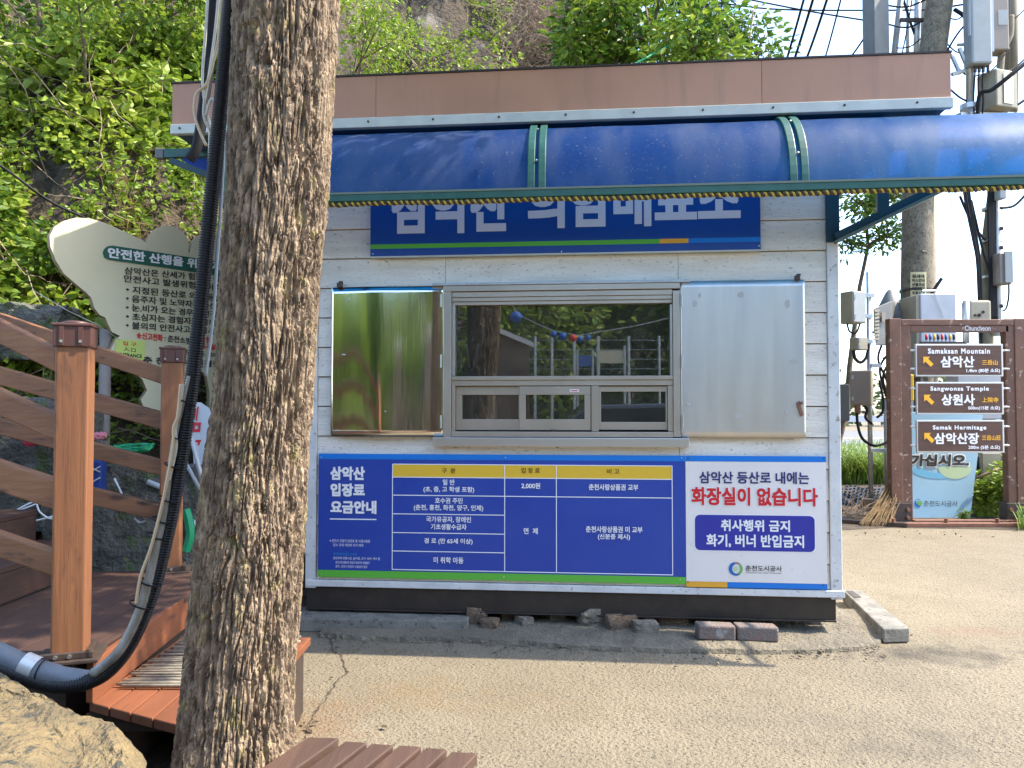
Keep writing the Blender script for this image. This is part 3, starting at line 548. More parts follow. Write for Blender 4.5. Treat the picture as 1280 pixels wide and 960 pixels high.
def crescent(parent, cx, cz, r, y, frame3):
    def arc(a0, a1, r0, r1, ox, oz, mt):
        n = 18; out = [(cx + r*r0*math.cos(R(a0+(a1-a0)*i/n)), cz + r*r0*math.sin(R(a0+(a1-a0)*i/n))) for i in range(n+1)]
        inn = [(cx + r*ox + r*r1*math.cos(R(a0+(a1-a0)*i/n)), cz + r*oz + r*r1*math.sin(R(a0+(a1-a0)*i/n))) for i in range(n, -1, -1)]
        mb = MB(); mb.prism(out+inn, lambda u, v, t: frame3(u, t, v), y, y+.0006); mb.build('emblem', mt, parent, ID)
    arc(60, 300, 1, .72, .2, .0, 'logo_blue'); arc(-75, 45, .98, .74, -.1, .05, 'logo_green'); arc(0, 359, .36, .05, 0, 0, 'arc_green'); arc(50, 100, 1.0, .8, .0, .02, 'orange_strip')
lx, lz = B(919.5, 710.8, OFF); crescent(no, lx, lz, .042, -.0372, lambda u, t, v: BF @ Vector((u, t, v)))
sign_text(no, '춘천도시공사', (931.7, 706.8, 977, 713.8), 'ink', -.0372, .01, OFF); sign_text(no, 'Chuncheon City Urban Corporation', (931.7, 714.8, 976.5, 717), 'ink', -.0372, 0, OFF)
for px, py in ((860, 727), (1029, 731), (1029, 573), (860, 573)):
    mb = MB(); x_, z_ = B(px, py, OFF); mb.tube([(x_, -.038, z_), (x_, -.0335, z_)], .004, 8); mb.build('screw', 'dark_metal', no, BF)

# ------------------------------------------------------------------ the awning
AO, AR, AH, AZ = .12, .40, .475, 2.632
ax0, ax1 = B(288, 200, .4)[0], 3.50
aw = thing('awning', 'long barrel shaped blue awning with green ribs over the booth front', 'awning', (0, -.2, AZ), frame=BF)
def aprof(t, e=0): return (-(AO + (AR+e)*math.sin(t)), AZ + (AH+e)*math.cos(t))
ribx = [B(671, 200, .5)[0] + q*(B(997, 190, .5)[0]-B(671, 200, .5)[0]) for q in (-1, 0, 1, 2)]
edges = [ax0] + ribx + [ax1]
for a_, b_ in zip(edges[:-1], edges[1:]):
    if b_-a_ < .1: continue
    n, mm = 14, 22; vs = []; fs = []
    for j in range(n+1):
        for i in range(mm+1):
            y, z = aprof(R(-6) + R(96)*j/n, .0012*math.sin(i*.9+j*.6+a_)); vs.append((a_+(b_-a_)*i/mm, y, z))
    for j in range(n):
        for i in range(mm): q = j*(mm+1)+i; fs.append((q, q+1, q+mm+2, q+mm+1))
    mb = MB(); mb.add(vs, fs); mb.build('panel', 'awning', aw, BF, smooth=True)
for xr in ribx + [ax0+.01, ax1-.01]:
    for dx in ((-.031, .031) if xr in ribx else (0,)):
        mb = MB(); n = 16; w = .021; vs = []; fs = []
        for j in range(n+1):
            t = R(-8) + R(99)*j/n
            for e in (.004, .020):
                y, z = aprof(t, e); vs += [(xr+dx-w, y, z), (xr+dx+w, y, z)]
        for j in range(n):
            q = j*4; fs += [(q+2, q+3, q+7, q+6), (q, q+1, q+5, q+4), (q, q+2, q+6, q+4), (q+1, q+3, q+7, q+5)]
        fs += [(0, 1, 3, 2), (n*4, n*4+1, n*4+3, n*4+2)]; mb.add(vs, fs); mb.build('rib', 'awning_frame', aw, BF, bevel=.004)
    if xr in ribx:
        mb = MB()
        for t in (35, 70): y, z = aprof(R(t), .012); mb.tube([(xr, y, z), (xr, y-.012, z+.006)], .006, 6)
        mb.build('bolt', 'galv', aw, BF)
mb = MB(); mb.box(ax0, ax1, -(AO+AR+.022), -(AO+AR-.02), AZ-.046, AZ+.001); mb.build('edge_rail', 'awning_frame', aw, BF, bevel=.004)
mb = MB(); mb.box(ax0, ax1, -(AO+AR+.027), -(AO+AR+.0225), AZ-.006, AZ+.006); mb.build('edge_lip', 'bracket_light', aw, BF)
mb = MB(); mb.box(ax0, 2.1, -.135, -.105, AZ+AH-.03, AZ+AH-.005); mb.build('wall_rail', 'awning_frame', aw, BF)
mb = MB(); mb.box(ax0, XR+.25, -.10, -.09, AZ+AH-.06, fz0-.062); mb.build('flashing', 'flashing', aw, BF)
# twisted yellow and black rope along the lower edge: two strands
for ph, mt in ((0, 'rope_y'), (math.pi, 'rope_k')):
    pts = []; n = 1500; x0, x1 = ax0, ax1-.02
    for i in range(n+1):
        x = x0+(x1-x0)*i/n; a = ph + x*2*math.pi/.036 + .8*math.sin(x*23); pts.append((x, -(AO+AR+.004)+.008*math.cos(a), AZ-.058+.008*math.sin(a)+.003*math.sin(x*7)+.002*math.sin(x*61)))
    mb = MB(); mb.tube(pts, .0078 if mt == 'rope_y' else .0088, 5); mb.build('edge_rope', mt, aw, BF, smooth=True)
# brackets: upright on the corner, sloping arm to the right, short post, and the ones inside against the wall
cz0 = B(1040, 303, .03)[1]
mb = MB(); mb.box(XR-.075, XR+.005, -.036, -.0265, cz0, 3.0); mb.build('bracket', 'awning_steel', aw, BF, bevel=.002)
pA = Vector((XR-.03, -.06, B(1040, 296, .06)[1])); pE = Vector((B(1172, 234, .06)[0], -.06, B(1172, 234, .06)[1])); dd = (pE-pA).normalized(); pE = pA + dd*2.0
mb = MB(); mb.bar(pA, pE, .03, .045); mb.build('bracket_arm', 'awning_steel', aw, BF, bevel=.002)
mb = MB(); mb.bar(pA+Vector((0, -.0, -.034)), pE+Vector((0, -.0, -.034)), .05, .02); mb.build('bracket_arm', 'bracket_light', aw, BF, bevel=.002)
mb = MB(); xq = B(1103, 250, .06)[0]; mb.box(xq-.034, xq+.034, -.076, -.044, B(1103, 272, .06)[1], 2.95); mb.build('bracket', 'awning_steel', aw, BF, bevel=.002)
mb = MB(); mb.box(XR-.05, ax1, -.08, -.04, 2.95, 3.0); mb.build('top_rail', 'awning_steel', aw, BF)
for xx in (ax0+.02, ribx[1], ribx[2], 2.9, ax1-.02):
    mb = MB(); mb.bar((xx, -.08, AZ+.14), (xx, -(AO+AR-.02), AZ+.02), .025, .025); mb.build('cross_bar', 'awning_frame', aw, BF)
# side canopy on the left of the booth
ca = thing('side_canopy', 'dark green canopy frame sticking out left behind the trunk', 'canopy', (XL-.3, .2, 2.9), frame=BF)
tip = B(196, 192, -.1); inn = B(300, 190, -.1)
mb = MB(); mb.box(tip[0]+.06, XL-.002, .08, .12, tip[1]-.035, tip[1]+.025); mb.build('arm', 'awning_frame', ca, BF, bevel=.003)
mb = MB(); mb.box(tip[0], tip[0]+.058, .075, .125, tip[1]-.04, tip[1]+.03); mb.build('arm_cap', 'unit_grey', ca, BF, bevel=.006)
mb = MB(); mb.bar((tip[0]+.10, .1, tip[1]-.05), (XL-.005, .1, tip[1]-.46), .03, .04); mb.build('strut', 'awning_steel', ca, BF)
mb = MB(); mb.box(tip[0]+.1, XL-.002, .13, 2.0, tip[1]+.0, tip[1]+.014); mb.build('sheet', 'awning', ca, BF)

# ------------------------------------------------------------------ foreground tree with deeply furrowed bark
TD = 2.45
LE = [(-60, 293), (0, 290), (150, 285), (250, 283), (350, 277), (500, 268), (640, 250), (770, 237), (900, 223), (960, 213), (1030, 196), (1070, 180)]
RE = [(-60, 430), (0, 427), (80, 422), (150, 418), (250, 413), (350, 402), (470, 395), (570, 388), (660, 383), (750, 376), (830, 369), (900, 366), (960, 371), (1030, 384), (1070, 398)]
def edge(T_, py): return float(np.interp(py, [a for a, b in T_], [b for a, b in T_]))
prof = []
for py in range(-60, 1071, 10):
    l, r = edge(LE, py), edge(RE, py); c = W((l+r)/2, py, TD); prof.append((c.z, c.x, (r-l)/2/F*TD))
prof.sort(); pz = [p[0] for p in prof]
tree = thing('tree', 'big tree trunk with deeply furrowed brown bark in the foreground', 'tree', (float(np.interp(0, pz, [p[1] for p in prof])), TD, 0))
nt_, nz_ = 330, 880; zmax = 3.05
zz = np.linspace(-.03, zmax, nz_); th = np.linspace(0, 2*np.pi, nt_, endpoint=False)
TH, ZZ = np.meshgrid(th, zz, indexing='xy'); TH = TH.ravel(); ZZ = ZZ.ravel()
RR = np.interp(ZZ, pz, [p[2] for p in prof])*.93; CX = np.interp(ZZ, pz, [p[1] for p in prof])
RR = RR * (1 + .05*np.sin(TH*3+1.2+ZZ)*np.clip((1.0-ZZ), 0, 1) + .02*np.sin(TH*5+ZZ*2))
P3 = np.stack([np.cos(TH), np.sin(TH), ZZ*1.15], 1)
wv = np.stack([vnoise(P3*3.0, 21), vnoise(P3*3.0, 22), vnoise(P3*2.0, 23)], 1)*.16 + np.stack([vnoise(P3*9, 31), vnoise(P3*9, 32), vnoise(P3*9, 33)*1.5], 1)*.05
CY = np.stack([np.cos(TH), np.sin(TH)], 1)
def bn(a, c, o, sd, wq=1.0): return fbm(np.concatenate([CY*a, (ZZ*c)[:, None]], 1) + wv*wq*np.array([a, a, c*1.0])*.5, o, sd)
def furrow(n_, w): return np.clip(1-np.abs(n_)/w, 0, 1)**.8
f1 = furrow(bn(4.4, 2.6, 3, 60), .17); f2 = furrow(bn(8.5, 6.0, 3, 61), .20); f3 = furrow(bn(5.5, 15., 3, 62), .12); f4 = furrow(bn(17, 14, 2, 63), .25); hi_ = bn(26, 30, 3, 64)
depth = -.0155*f1 - .010*f2 - .006*f3*(1-f1) - .0055*f4 + .0035*hi_ + .004*bn(6, 5, 2, 65)
RD = RR + .004 + depth
V = np.stack([CX + RD*np.cos(TH), TD + RD*np.sin(TH), ZZ], 1); I = np.arange(nt_*nz_).reshape(nz_, nt_); J = np.roll(I, -1, 1)
Fq = np.stack([I[:-1], J[:-1], J[1:], I[1:]], -1).reshape(-1, 4)
fast_mesh('trunk', V, Fq, 'bark', tree, smooth=False)
topc = Vector((float(np.interp(zmax, pz, [p[1] for p in prof])), TD, zmax)); tr = .93*float(np.interp(zmax, pz, [p[2] for p in prof]))
def grow(mb, tips, a, d, ln, r, lev, q, spread=.7, up=.15, side=6):
    """a branch and the branches that leave it"""
    pts = [a]; rs = [r]; n = 5; dd_ = d.copy(); p = a.copy()
    for i in range(n):
        dd_ = (dd_ + Vector((q.uniform(-1, 1), q.uniform(-1, 1), q.uniform(-.6, .9)))*.17 + Vector((0, 0, up*.3))).normalized(); p = p + dd_*ln/n; pts.append(p.copy()); rs.append(r*(1-.65*(i+1)/n))
        if lev <= 1: tips.append(p.copy())
    mb.tube(pts, rs, side if lev > 1 else 4)
    if lev > 0:
        for k in range(4 if lev > 1 else 3):
            i = q.randint(2, n); nd = (dd_ + Vector((q.uniform(-1, 1), q.uniform(-1, 1), q.uniform(-.5, .8)))*spread).normalized(); grow(mb, tips, pts[i], nd, ln*q.uniform(.5, .75), rs[i]*.75, lev-1, q, spread, up, side)
def crown_leaves(name, tips, per, spread, size, mat, parent, seed, droop=.3, wide=.55):
    g_ = np.random.default_rng(seed); T_ = np.array([tuple(t) for t in tips]); P = np.repeat(T_, per, 0) + g_.normal(size=(len(T_)*per, 3))*spread
    V, Fq, A = leaves(P, np.full(len(P), size), droop, wide, seed=seed); return fast_mesh(name, V, Fq, mat, parent, A)
mb = MB(); tips = []; q = random.Random(3)
mb.tube([topc-Vector((0, 0, .05)), topc+Vector((.02, 0, .8)), topc+Vector((.0, .05, 1.6))], [tr, tr*.85, tr*.6], 14)
for k in range(5):
    a = R(60*k+130); grow(mb, tips, topc+Vector((0, .03, .6+.2*k)), Vector((math.cos(a)-.25, math.sin(a), .7)).normalized(), 1.5, tr*.42, 2, q, .8)
for k in range(5):                                      # boughs reaching right over the awning, above the picture
    e = Vector((1.9-.25*k, 3.1+.42*k, 4.6+.22*k)); a = topc + Vector((0, .03, .35+.2*k)); bp = bez([a, a.lerp(e, .4)+Vector((0, 0, .35)), e], 6); mb.tube(bp, [tr*.45*(1-.7*i/(len(bp)-1)) for i in range(len(bp))], 8)
    for i in range(4, len(bp)):
        for m_ in range(5):
            dv = Vector((q.uniform(-.9, .9), q.uniform(-.6, .6), q.uniform(.15, .8))).normalized(); ln = q.uniform(.35, .75); e2 = bp[i]+dv*ln
            if e2.z < 1.4+.525*e2.y+.32: e2.z = 1.4+.525*e2.y+.32+q.uniform(0, .2)
            if e2.y < 3.05: e2.y = 3.05+q.uniform(0, .3)
            mb.tube([bp[i], bp[i].lerp(e2, .5)+Vector((0, 0, .05)), e2], [.018, .012, .005], 4); tips += [e2, bp[i].lerp(e2, .7)]
mb.build('limb', 'bark', tree)
crown_leaves('crown', tips, 10, .13, .11, 'leaf', tree, 5)

# ------------------------------------------------------------------ wooden stairs: landing, lower step, railings
st = thing('wooden_stairs', 'brown wooden stair landing with slatted railings beside the big trunk', 'stairs', (-1.6, 3.4, 0))
ZL, ZS = .48, .33
def sp2(name, f, mat, **k):
    mb = MB(); f(mb); return mb.build(name, mat, st, ID, **k)
eN, eF = G(122, 818, ZL), G(244, 734, ZL)               # outer edge of the landing
ex = lambda y: eN.x + (eF.x-eN.x)*(y-eN.y)/(eF.y-eN.y)
LX0 = -2.35
n = 7; x = LX0
while x < -1.60:                                        # landing planks run away from the viewer
    w = .118; xb = min(x+w, -1.575)
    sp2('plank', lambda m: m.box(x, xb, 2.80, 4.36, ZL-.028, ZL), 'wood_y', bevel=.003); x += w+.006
sp2('edge_board', lambda m: m.add([(ex(2.82)-.004, 2.82, ZL-.15), (ex(2.82)+.022, 2.82, ZL-.15), (ex(4.36)+.022, 4.36, ZL-.15), (ex(4.36)-.004, 4.36, ZL-.15), (ex(2.82)-.004, 2.82, ZL-.001), (ex(2.82)+.022, 2.82, ZL-.001), (ex(4.36)+.022, 4.36, ZL-.001), (ex(4.36)-.004, 4.36, ZL-.001)],
    [(0, 1, 2, 3), (4, 5, 6, 7), (0, 1, 5, 4), (1, 2, 6, 5), (2, 3, 7, 6), (3, 0, 4, 7)]), 'wood_step', bevel=.003)
sp2('joist', lambda m: (m.box(LX0, -1.62, 2.84, 2.90, .02, ZL-.03), m.box(LX0, -1.62, 4.26, 4.32, .02, ZL-.03), m.box(-1.70, -1.64, 2.92, 4.24, .02, ZL-.03)), 'dark_metal')
for k in range(5):                                       # steps climbing to the left
    xs = LX0 - .02 - k*.30; zz_ = ZL + .17*(k+1)
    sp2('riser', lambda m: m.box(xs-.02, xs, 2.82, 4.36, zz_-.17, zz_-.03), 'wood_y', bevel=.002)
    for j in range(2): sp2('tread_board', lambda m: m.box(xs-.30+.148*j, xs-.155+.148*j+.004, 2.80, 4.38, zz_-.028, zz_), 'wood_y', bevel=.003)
    sp2('carriage', lambda m: m.box(xs-.28, xs-.03, 2.86, 2.92, 0, zz_-.03), 'dark_metal')
# lower step: planks run in depth, reed mat lies on top
sA, sB, sC = G(125, 881, ZS), G(219, 905, ZS), G(396, 793, ZS)
x0s, x1s = ex(3.2)+.026, -.93
nb = 6; wpl = (x1s-x0s)/nb
for k in range(nb):
    a_ = x0s+k*wpl; yn = lambda x: sA.y + (x-sA.x)*(sB.y-sA.y)/(sB.x-sA.x)
    y1a = 3.62
    sp2('step_plank', lambda m: m.add([(a_+.002, yn(a_), ZS-.035), (a_+wpl-.003, yn(a_+wpl), ZS-.035), (a_+wpl-.003, y1a, ZS-.035), (a_+.002, y1a, ZS-.035), (a_+.002, yn(a_), ZS), (a_+wpl-.003, yn(a_+wpl), ZS), (a_+wpl-.003, y1a, ZS), (a_+.002, y1a, ZS)],
        [(0, 1, 2, 3), (4, 5, 6, 7), (0, 1, 5, 4), (1, 2, 6, 5), (2, 3, 7, 6), (3, 0, 4, 7)]), 'wood_step', bevel=.004)
sp2('step_frame', lambda m: (m.box(x0s, x1s-.02, 2.82, 2.87, ZS-.10, ZS-.037), m.box(x0s, x1s-.02, 3.5, 3.56, .01, ZS-.037), m.box(x1s-.07, x1s-.01, 2.9, 3.48, .01, ZS-.037), m.box(x0s+.03, x0s+.09, 2.89, 3.48, .01, ZS-.037)), 'dark_metal')
# railing posts with caps and foot plates
def post(pc, ptop, d, zb, w=.112):
    xc = W(pc, 600, d+w/2).x; x0, x1 = xc-w/2, xc+w/2; zt = W(pc, ptop, d).z
    RT = Matrix.Translation(((x0+x1)/2, d+w/2, 0)) @ Matrix.Rotation(R(18), 4, 'Z') @ Matrix.Translation((-(x0+x1)/2, -d-w/2, 0))
    mb0 = MB(); mb0.box(x0, x1, d, d+w, zb+.01, zt-.045); p = mb0.build('post', 'wood', st, RT, bevel=.009, seg=3)
    def kid(name, f, mat, **k):
        mb = MB(); f(mb); return mb.build(name, mat, p, RT, **k)
    kid('cap', lambda m: (m.box(x0-.007, x1+.007, d-.007, d+w+.007, zt-.095, zt-.018), m.box(x0-.012, x1+.012, d-.012, d+w+.012, zt-.020, zt-.008)), 'cap', bevel=.004)
    kid('cap_top', lambda m: m.lathe(((x0+x1)/2, d+w/2, zt-.009), [(.05, 0), (.048, .008), (.03, .013), (.005, .014)], 20), 'cap', smooth=True)
    for a in (.2, .75): kid('cap_strap', lambda m: m.box(x0+w*a-.008, x0+w*a+.008, d-.012, d-.0075, zt-.09, zt-.022), 'cap', bevel=.001)
    kid('screw', lambda m: [m.tube([(x0+w*a, d-.015, zt-.075), (x0+w*a, d-.011, zt-.075)], .0055, 8) for a in (.2, .75)], 'screw')
    kid('foot_plate', lambda m: (m.box(x0-.05, x1+.05, d-.04, d+w+.04, zb-.008, zb+.006), m.box(x0-.03, x1+.03, d-.02, d-.002, zb+.006, zb+.03), m.box(x1+.002, x1+.02, d-.02, d+w+.02, zb+.006, zb+.03)), 'dark_metal', bevel=.003)
    kid('bolt', lambda m: [m.tube([(x0+w*a, d-.028, zb+.018), (x0+w*a, d-.018, zb+.018)], .007, 8) for a in (.2, .6)], 'screw')
    return x0, x1, w
D1, D2 = 2.80, 4.30
post(92, 401, D1, ZL+.01); post(214.5, 432, D2, ZL+.005)
def rail(p0, p1, h0, h1, th=.045):                       # a board between two picture points at their depths
    (ax_, ay_, ad), (bx_, by_, bd) = p0, p1; a = W(ax_, ay_, ad); b = W(bx_, by_, bd); ha = h0/F*ad; hb = h1/F*bd
    nrm = (b-a).cross(Vector((0, 0, 1))).normalized()
    if nrm.y < 0: nrm = -nrm
    vs = []
    for t in (0, th):
        for p, h in ((a, ha), (b, hb)): vs += [p + nrm*t, p + nrm*t - Vector((0, 0, h))]
    sp2('rail', lambda m: m.add(vs, [(0, 1, 3, 2), (4, 6, 7, 5), (0, 2, 6, 4), (1, 5, 7, 3), (0, 4, 5, 1), (2, 3, 7, 6)]), 'wood_x', bevel=.006)
def ext(x0, y0, x1, y1, X): return y0 + (y1-y0)*(X-x0)/(x1-x0)
XE = -260
for (ya, yb, h0, h1) in ((401, 435, 34, 29), (488, 518, 35, 32), (577, 599, 35, 38), (667, 690, 33, 30)):
    rail((XE, ext(0, ya, 66, yb, XE), D1+.28), (70, yb+1.5, D1+.06), h0, h1)
for (ya, yb, h0, h1) in ((432, 460, 22, 20), (492, 515, 24, 22), (554, 575, 21, 20), (611, 631, 21, 21)):
    rail((XE, ext(118, ya, 200, yb, XE), D2+.25), (203, yb+.5, D2+.05), h0, h1)
# reed mat
rm = thing('reed_mat', 'pale reed mat lying on the lower wooden step', 'mat', (-1.2, 3.2, ZS))
q = random.Random(5)
for k in range(30):
    yy = 2.955 + k*.0215; xa = x0s+.03 + q.uniform(-.01, .03) + max(0, (3.0-yy))*.25; xb = x1s-.05+q.uniform(-.03, .03)
    mb = MB(); z_ = ZS+.008+q.uniform(0, .006); mb.tube([(xa, yy+q.uniform(-.006, .006), z_), ((xa+xb)/2, yy+q.uniform(-.004, .004), z_+.003), (xb, yy+q.uniform(-.008, .008), z_)], .007, 6); mb.build('reed', 'mat', rm, smooth=True)

# ------------------------------------------------------------------ hoses and cables by the trunk
HD = 2.58
def path(pts, d=HD, n=8): return bez([W(*(p if len(p) == 3 else (p[0], p[1], d))) for p in pts], n)
hp = path([(293, -60), (288, 0), (277, 120), (263, 260), (247, 420), (234, 520), (222, 600), (208, 670), (190, 740), (165, 800), (138, 836), (108, 853), (70, 857), (30, 847), (-40, 820)], HD, 40)
L_ = [0]
for a, b in zip(hp[:-1], hp[1:]): L_.append(L_[-1]+(b-a).length)
npt = int(L_[-1]/.0022); sm = np.linspace(0, L_[-1], npt); hq = np.stack([np.interp(sm, L_, [p[i] for p in hp]) for i in range(3)], 1)
rr = [.0232 + .0018*(1 if (i % 4) < 2 else -1) for i in range(npt)]
mb = MB(); mb.tube(hq, rr, 14); solo(mb, 'corrugated_hose', 'hose', 'black corrugated hose hanging down left of the big trunk', 'hose', smooth=True)
mb = MB(); mb.tube(path([(270, -40), (267, 0), (262, 70), (256, 120), (247, 180), (236, 200)], 2.7), [.019]*41, 10); solo(mb, 'power_cable', 'cable_black', 'thick black cable crossing the roof end left of the hose', 'cable', smooth=True)
mb = MB(); mb.tube(path([(283, -30), (281, 30), (278, 60), (275, 110), (272, 160)], 2.66), .011, 8); solo(mb, 'power_cable', 'cable_black', 'thin black cable between the thick cable and the hose', 'cable', smooth=True)
for i, (pts, lb) in enumerate((([(262, -40), (257, 40), (253, 100), (258, 140), (262, 160), (261, 220), (259, 300)], 'cream cable hanging with a small kink beside the hose'),
    ([(276, -40), (270, 30), (262, 90), (255, 130), (256, 150), (265, 160), (271, 135), (264, 124), (257, 145)], 'cream cable tied in a small loop before the roof end'),
    ([(279, -40), (274, 40), (266, 80), (258, 105), (245, 118), (243, 142), (250, 165), (258, 182)], 'tan cable bowing out left of the cream cables'))):
    mb = MB(); mb.tube(path(pts, 2.64-.01*i), .0052, 6); solo(mb, 'loose_cable', 'cable_white' if i < 2 else 'cable_tan', lb, 'cable', smooth=True)
mb = MB(); mb.tube(path([(281, 130), (279, 200), (276, 260), (271, 330), (266, 400), (257, 470)], 2.60), .006, 6); solo(mb, 'loose_cable', 'pipe_grey', 'grey cable running along the right edge of the hose', 'cable', smooth=True)
cb = thing('cable_bundle', 'plastic wrapped bundle of pale cables strapped to the black hose', 'cable', W(165, 790, 2.55))
wp = path([(236, 470), (228, 505), (219, 545), (212, 590), (205, 640), (196, 680), (186, 725), (172, 770), (148, 815), (116, 842)], 2.555)
wr = [float(np.interp(i/len(wp), [0, .3, .5, .7, 1], [.006, .010, .0135, .0155, .016])) for i in range(len(wp))]
mb = MB(); mb.tube(wp, wr, 12); mb.build('wrapping', 'wrap', cb, smooth=True)
mb = MB(); mb.tube(path([(226, 480), (222, 520), (217, 535), (216, 560), (205, 620), (190, 680), (176, 720), (170, 755)], 2.535), .0055, 6); mb.build('cable', 'cable_tan', cb, smooth=True)
mb = MB(); mb.tube(path([(228, 480), (225, 510), (219, 535), (220, 560), (211, 600)], 2.545), .006, 6); mb.build('cable', 'cable_white', cb, smooth=True)
for px, py, w_ in ((230, 502, 12), (221, 548, 14), (212, 582, 14), (204, 624, 15), (196, 650, 15), (190, 670, 16), (182, 728, 18), (172, 756, 19)):
    c = W(px+5, py, 2.565); t = Vector((.35, 0, 1)).normalized(); u = Vector((1, 0, -.35)).normalized()*w_*.78/F*2.56; v_ = Vector((0, .030, 0))
    mb = MB(); mb.tube([c + u*math.cos(R(30*k)) + v_*math.sin(R(30*k)) for k in range(13)], .0028, 5); mb.build('cable_tie', 'cable_black', cb, smooth=True)
mb = MB(); mb.tube(path([(-50, 795), (0, 818), (35, 834), (70, 845), (108, 851)], 2.60), [.036]*17+[.037]*8+[.034]*8, 16); dk = solo(mb, 'duct_pipe', 'duct', 'grey flexible duct taped at the foot of the near railing post', 'pipe', smooth=True)
mb = MB(); mb.tube([W(30, 829, 2.598), W(46, 836, 2.598)], .0385, 16, cap=False); o = mb.build('tape', 'tape', dk, smooth=True)
mb = MB(); mb.tube([W(52, 838.5, 2.6), W(54, 839, 2.6)], .0395, 16, cap=False); mb.build('tape', 'cable_black', dk, smooth=True)

# ------------------------------------------------------------------ boulder, bench, loose stones, kerb slab, apron
def big_rock():
    bm = bmesh.new(); bmesh.ops.create_icosphere(bm, subdivisions=7, radius=1); c = Vector((-1.80, 1.66, .10)); vs = []
    for v in bm.verts:
        p = v.co.copy(); r = 1 + .16*mnoise.noise(p*1.4+Vector((3, 1, 7))) + .06*mnoise.noise(p*3.6) + .03*mnoise.noise(p*9) + .010*mnoise.noise(p*24) + .005*mnoise.noise(p*55)
        p *= r; p.z = min(p.z, .56 + .05*mnoise.noise(p*2.5) + .03*mnoise.noise(p*7) + .010*mnoise.noise(p*19) + .006*mnoise.noise(p*45) + .004*mnoise.noise(p*90) + .05*(p.y) - .16*(p.x))
        vs.append((c.x+p.x*.92, c.y+p.y*.98, c.z+p.z*.86))
    mb = MB(); mb.add(vs, [tuple(v.index for v in f.verts) for f in bm.faces]); bm.free(); return mb
solo(big_rock(), 'boulder', 'boulder', 'large flat topped sunlit boulder in the bottom left corner', 'rock')
bn = thing('slatted_bench', 'brown slatted wooden bench end at the bottom of the picture', 'bench', (-.25, 1.9, 0))
bz = .42; ends = [((385, 921), (424, 922)), ((432, 926), (459, 928)), ((465, 929), (492, 931)), ((500, 931), (527, 933)), ((533, 934), (559, 936)), ((565, 939), (597, 941))]
dirv = (G(340, 960, bz) - G(398, 921, bz)); dirv.z = 0; dirv.normalize()
for (a, b) in ends:
    A_, B_ = G(*a, bz), G(*b, bz); ln = 1.25; pts = [A_, B_, B_+dirv*ln, A_+dirv*ln]
    mb = MB(); mb.prism([(p.x, p.y) for p in pts], lambda u, v, t: (u, v, t), bz-.032, bz); mb.build('slat', 'wood_bench', bn, bevel=.004)
for t_ in (.12, 1.1):
    A_, B_ = G(392, 922, bz)+dirv*t_, G(592, 940, bz)+dirv*t_
    mb = MB(); mb.bar(A_-Vector((0, 0, .06)), B_-Vector((0, 0, .06)), .05, .05); mb.build('bearer', 'wood_bench', bn, bevel=.003)
    for p in (A_, B_):
        mb = MB(); pp = p + (B_-A_).normalized()*(.08 if p is A_ else -.08); mb.box(pp.x-.025, pp.x+.025, pp.y-.025, pp.y+.025, 0, bz-.086); mb.build('leg', 'dark_metal', bn, bevel=.003)

def gpoly(pts, z=0): return [(p.x, p.y) for p in (G(x, y, z) for x, y in pts)]
# mortar apron the booth stands on, uneven at its edge
fr = [(398, 797), (440, 800), (500, 801), (560, 803), (640, 806), (700, 811), (760, 815), (830, 817), (900, 818), (980, 818), (1040, 817), (1090, 811), (1112, 799)]
pf = bez([G(x, y) for x, y in fr], 8); q = random.Random(2)
vs = []; fs = []; nr = 9; prng = np.random.default_rng(4)
for i, p in enumerate(pf):
    p = Vector((p.x + q.uniform(-.004, .004), p.y + q.uniform(-.010, .010), 0)); back = Vector((p.x*1.02+.0, BO.y + .5 - .093*p.x, 0))
    for j in range(nr+1):
        t = j/nr; w = p.lerp(back, t); h = -.01 if j == 0 else .018 + .035*min(1, t*1.6) + .010*mnoise.noise(Vector((w.x*6, w.y*6, 1))) + .006*mnoise.noise(Vector((w.x*22, w.y*22, 3)))
        if j == 1: w = p.lerp(back, .012)
        vs.append((w.x, w.y, h))
for i in range(len(pf)-1):
    for j in range(nr): a_ = i*(nr+1)+j; fs.append((a_, a_+1, a_+nr+2, a_+nr+1))
mb = MB(); mb.add(vs, fs); ap = struct(mb, 'mortar_apron', 'mortar', smooth=False)
# crack lines in the paving: narrow open joints with rough sides
def crack(pts, w, seed):
    q = random.Random(seed); P = bez([G(*p) for p in pts], 9); vs = []; fs = []
    for i, p in enumerate(P):
        n_ = Vector((q.uniform(-1, 1), q.uniform(-1, 1), 0))*w*1.6; ww = w*q.uniform(.3, 1.2)
        vs += [(p.x+n_.x-ww, p.y+n_.y-ww*.4, .004), (p.x+n_.x+ww, p.y+n_.y+ww*.4, .004)]
    for i in range(len(P)-1): fs.append((2*i, 2*i+1, 2*i+3, 2*i+2))
    mb = MB(); mb.add(vs, fs); o = mb.build('crack', 'soil', ground)
crack([(413, 796), (416, 812), (427, 822), (432, 838), (434, 842), (424, 850), (415, 862), (403, 880), (391, 896), (384, 912), (380, 925)], .005, 1)
crack([(398, 797), (440, 801), (500, 803), (560, 804.5), (640, 807), (700, 813)], .006, 2)
def stain(pts, mat, seed):
    q = random.Random(seed); P = [G(x+q.uniform(-2, 2), y+q.uniform(-.8, .8)) for x, y in pts]; mb = MB(); mb.add([(p.x, p.y, .004+.0005*seed) for p in P], [tuple(range(len(P)))]); mb.build('patch', mat, ground)
lit = np.random.default_rng(8); LP_ = []
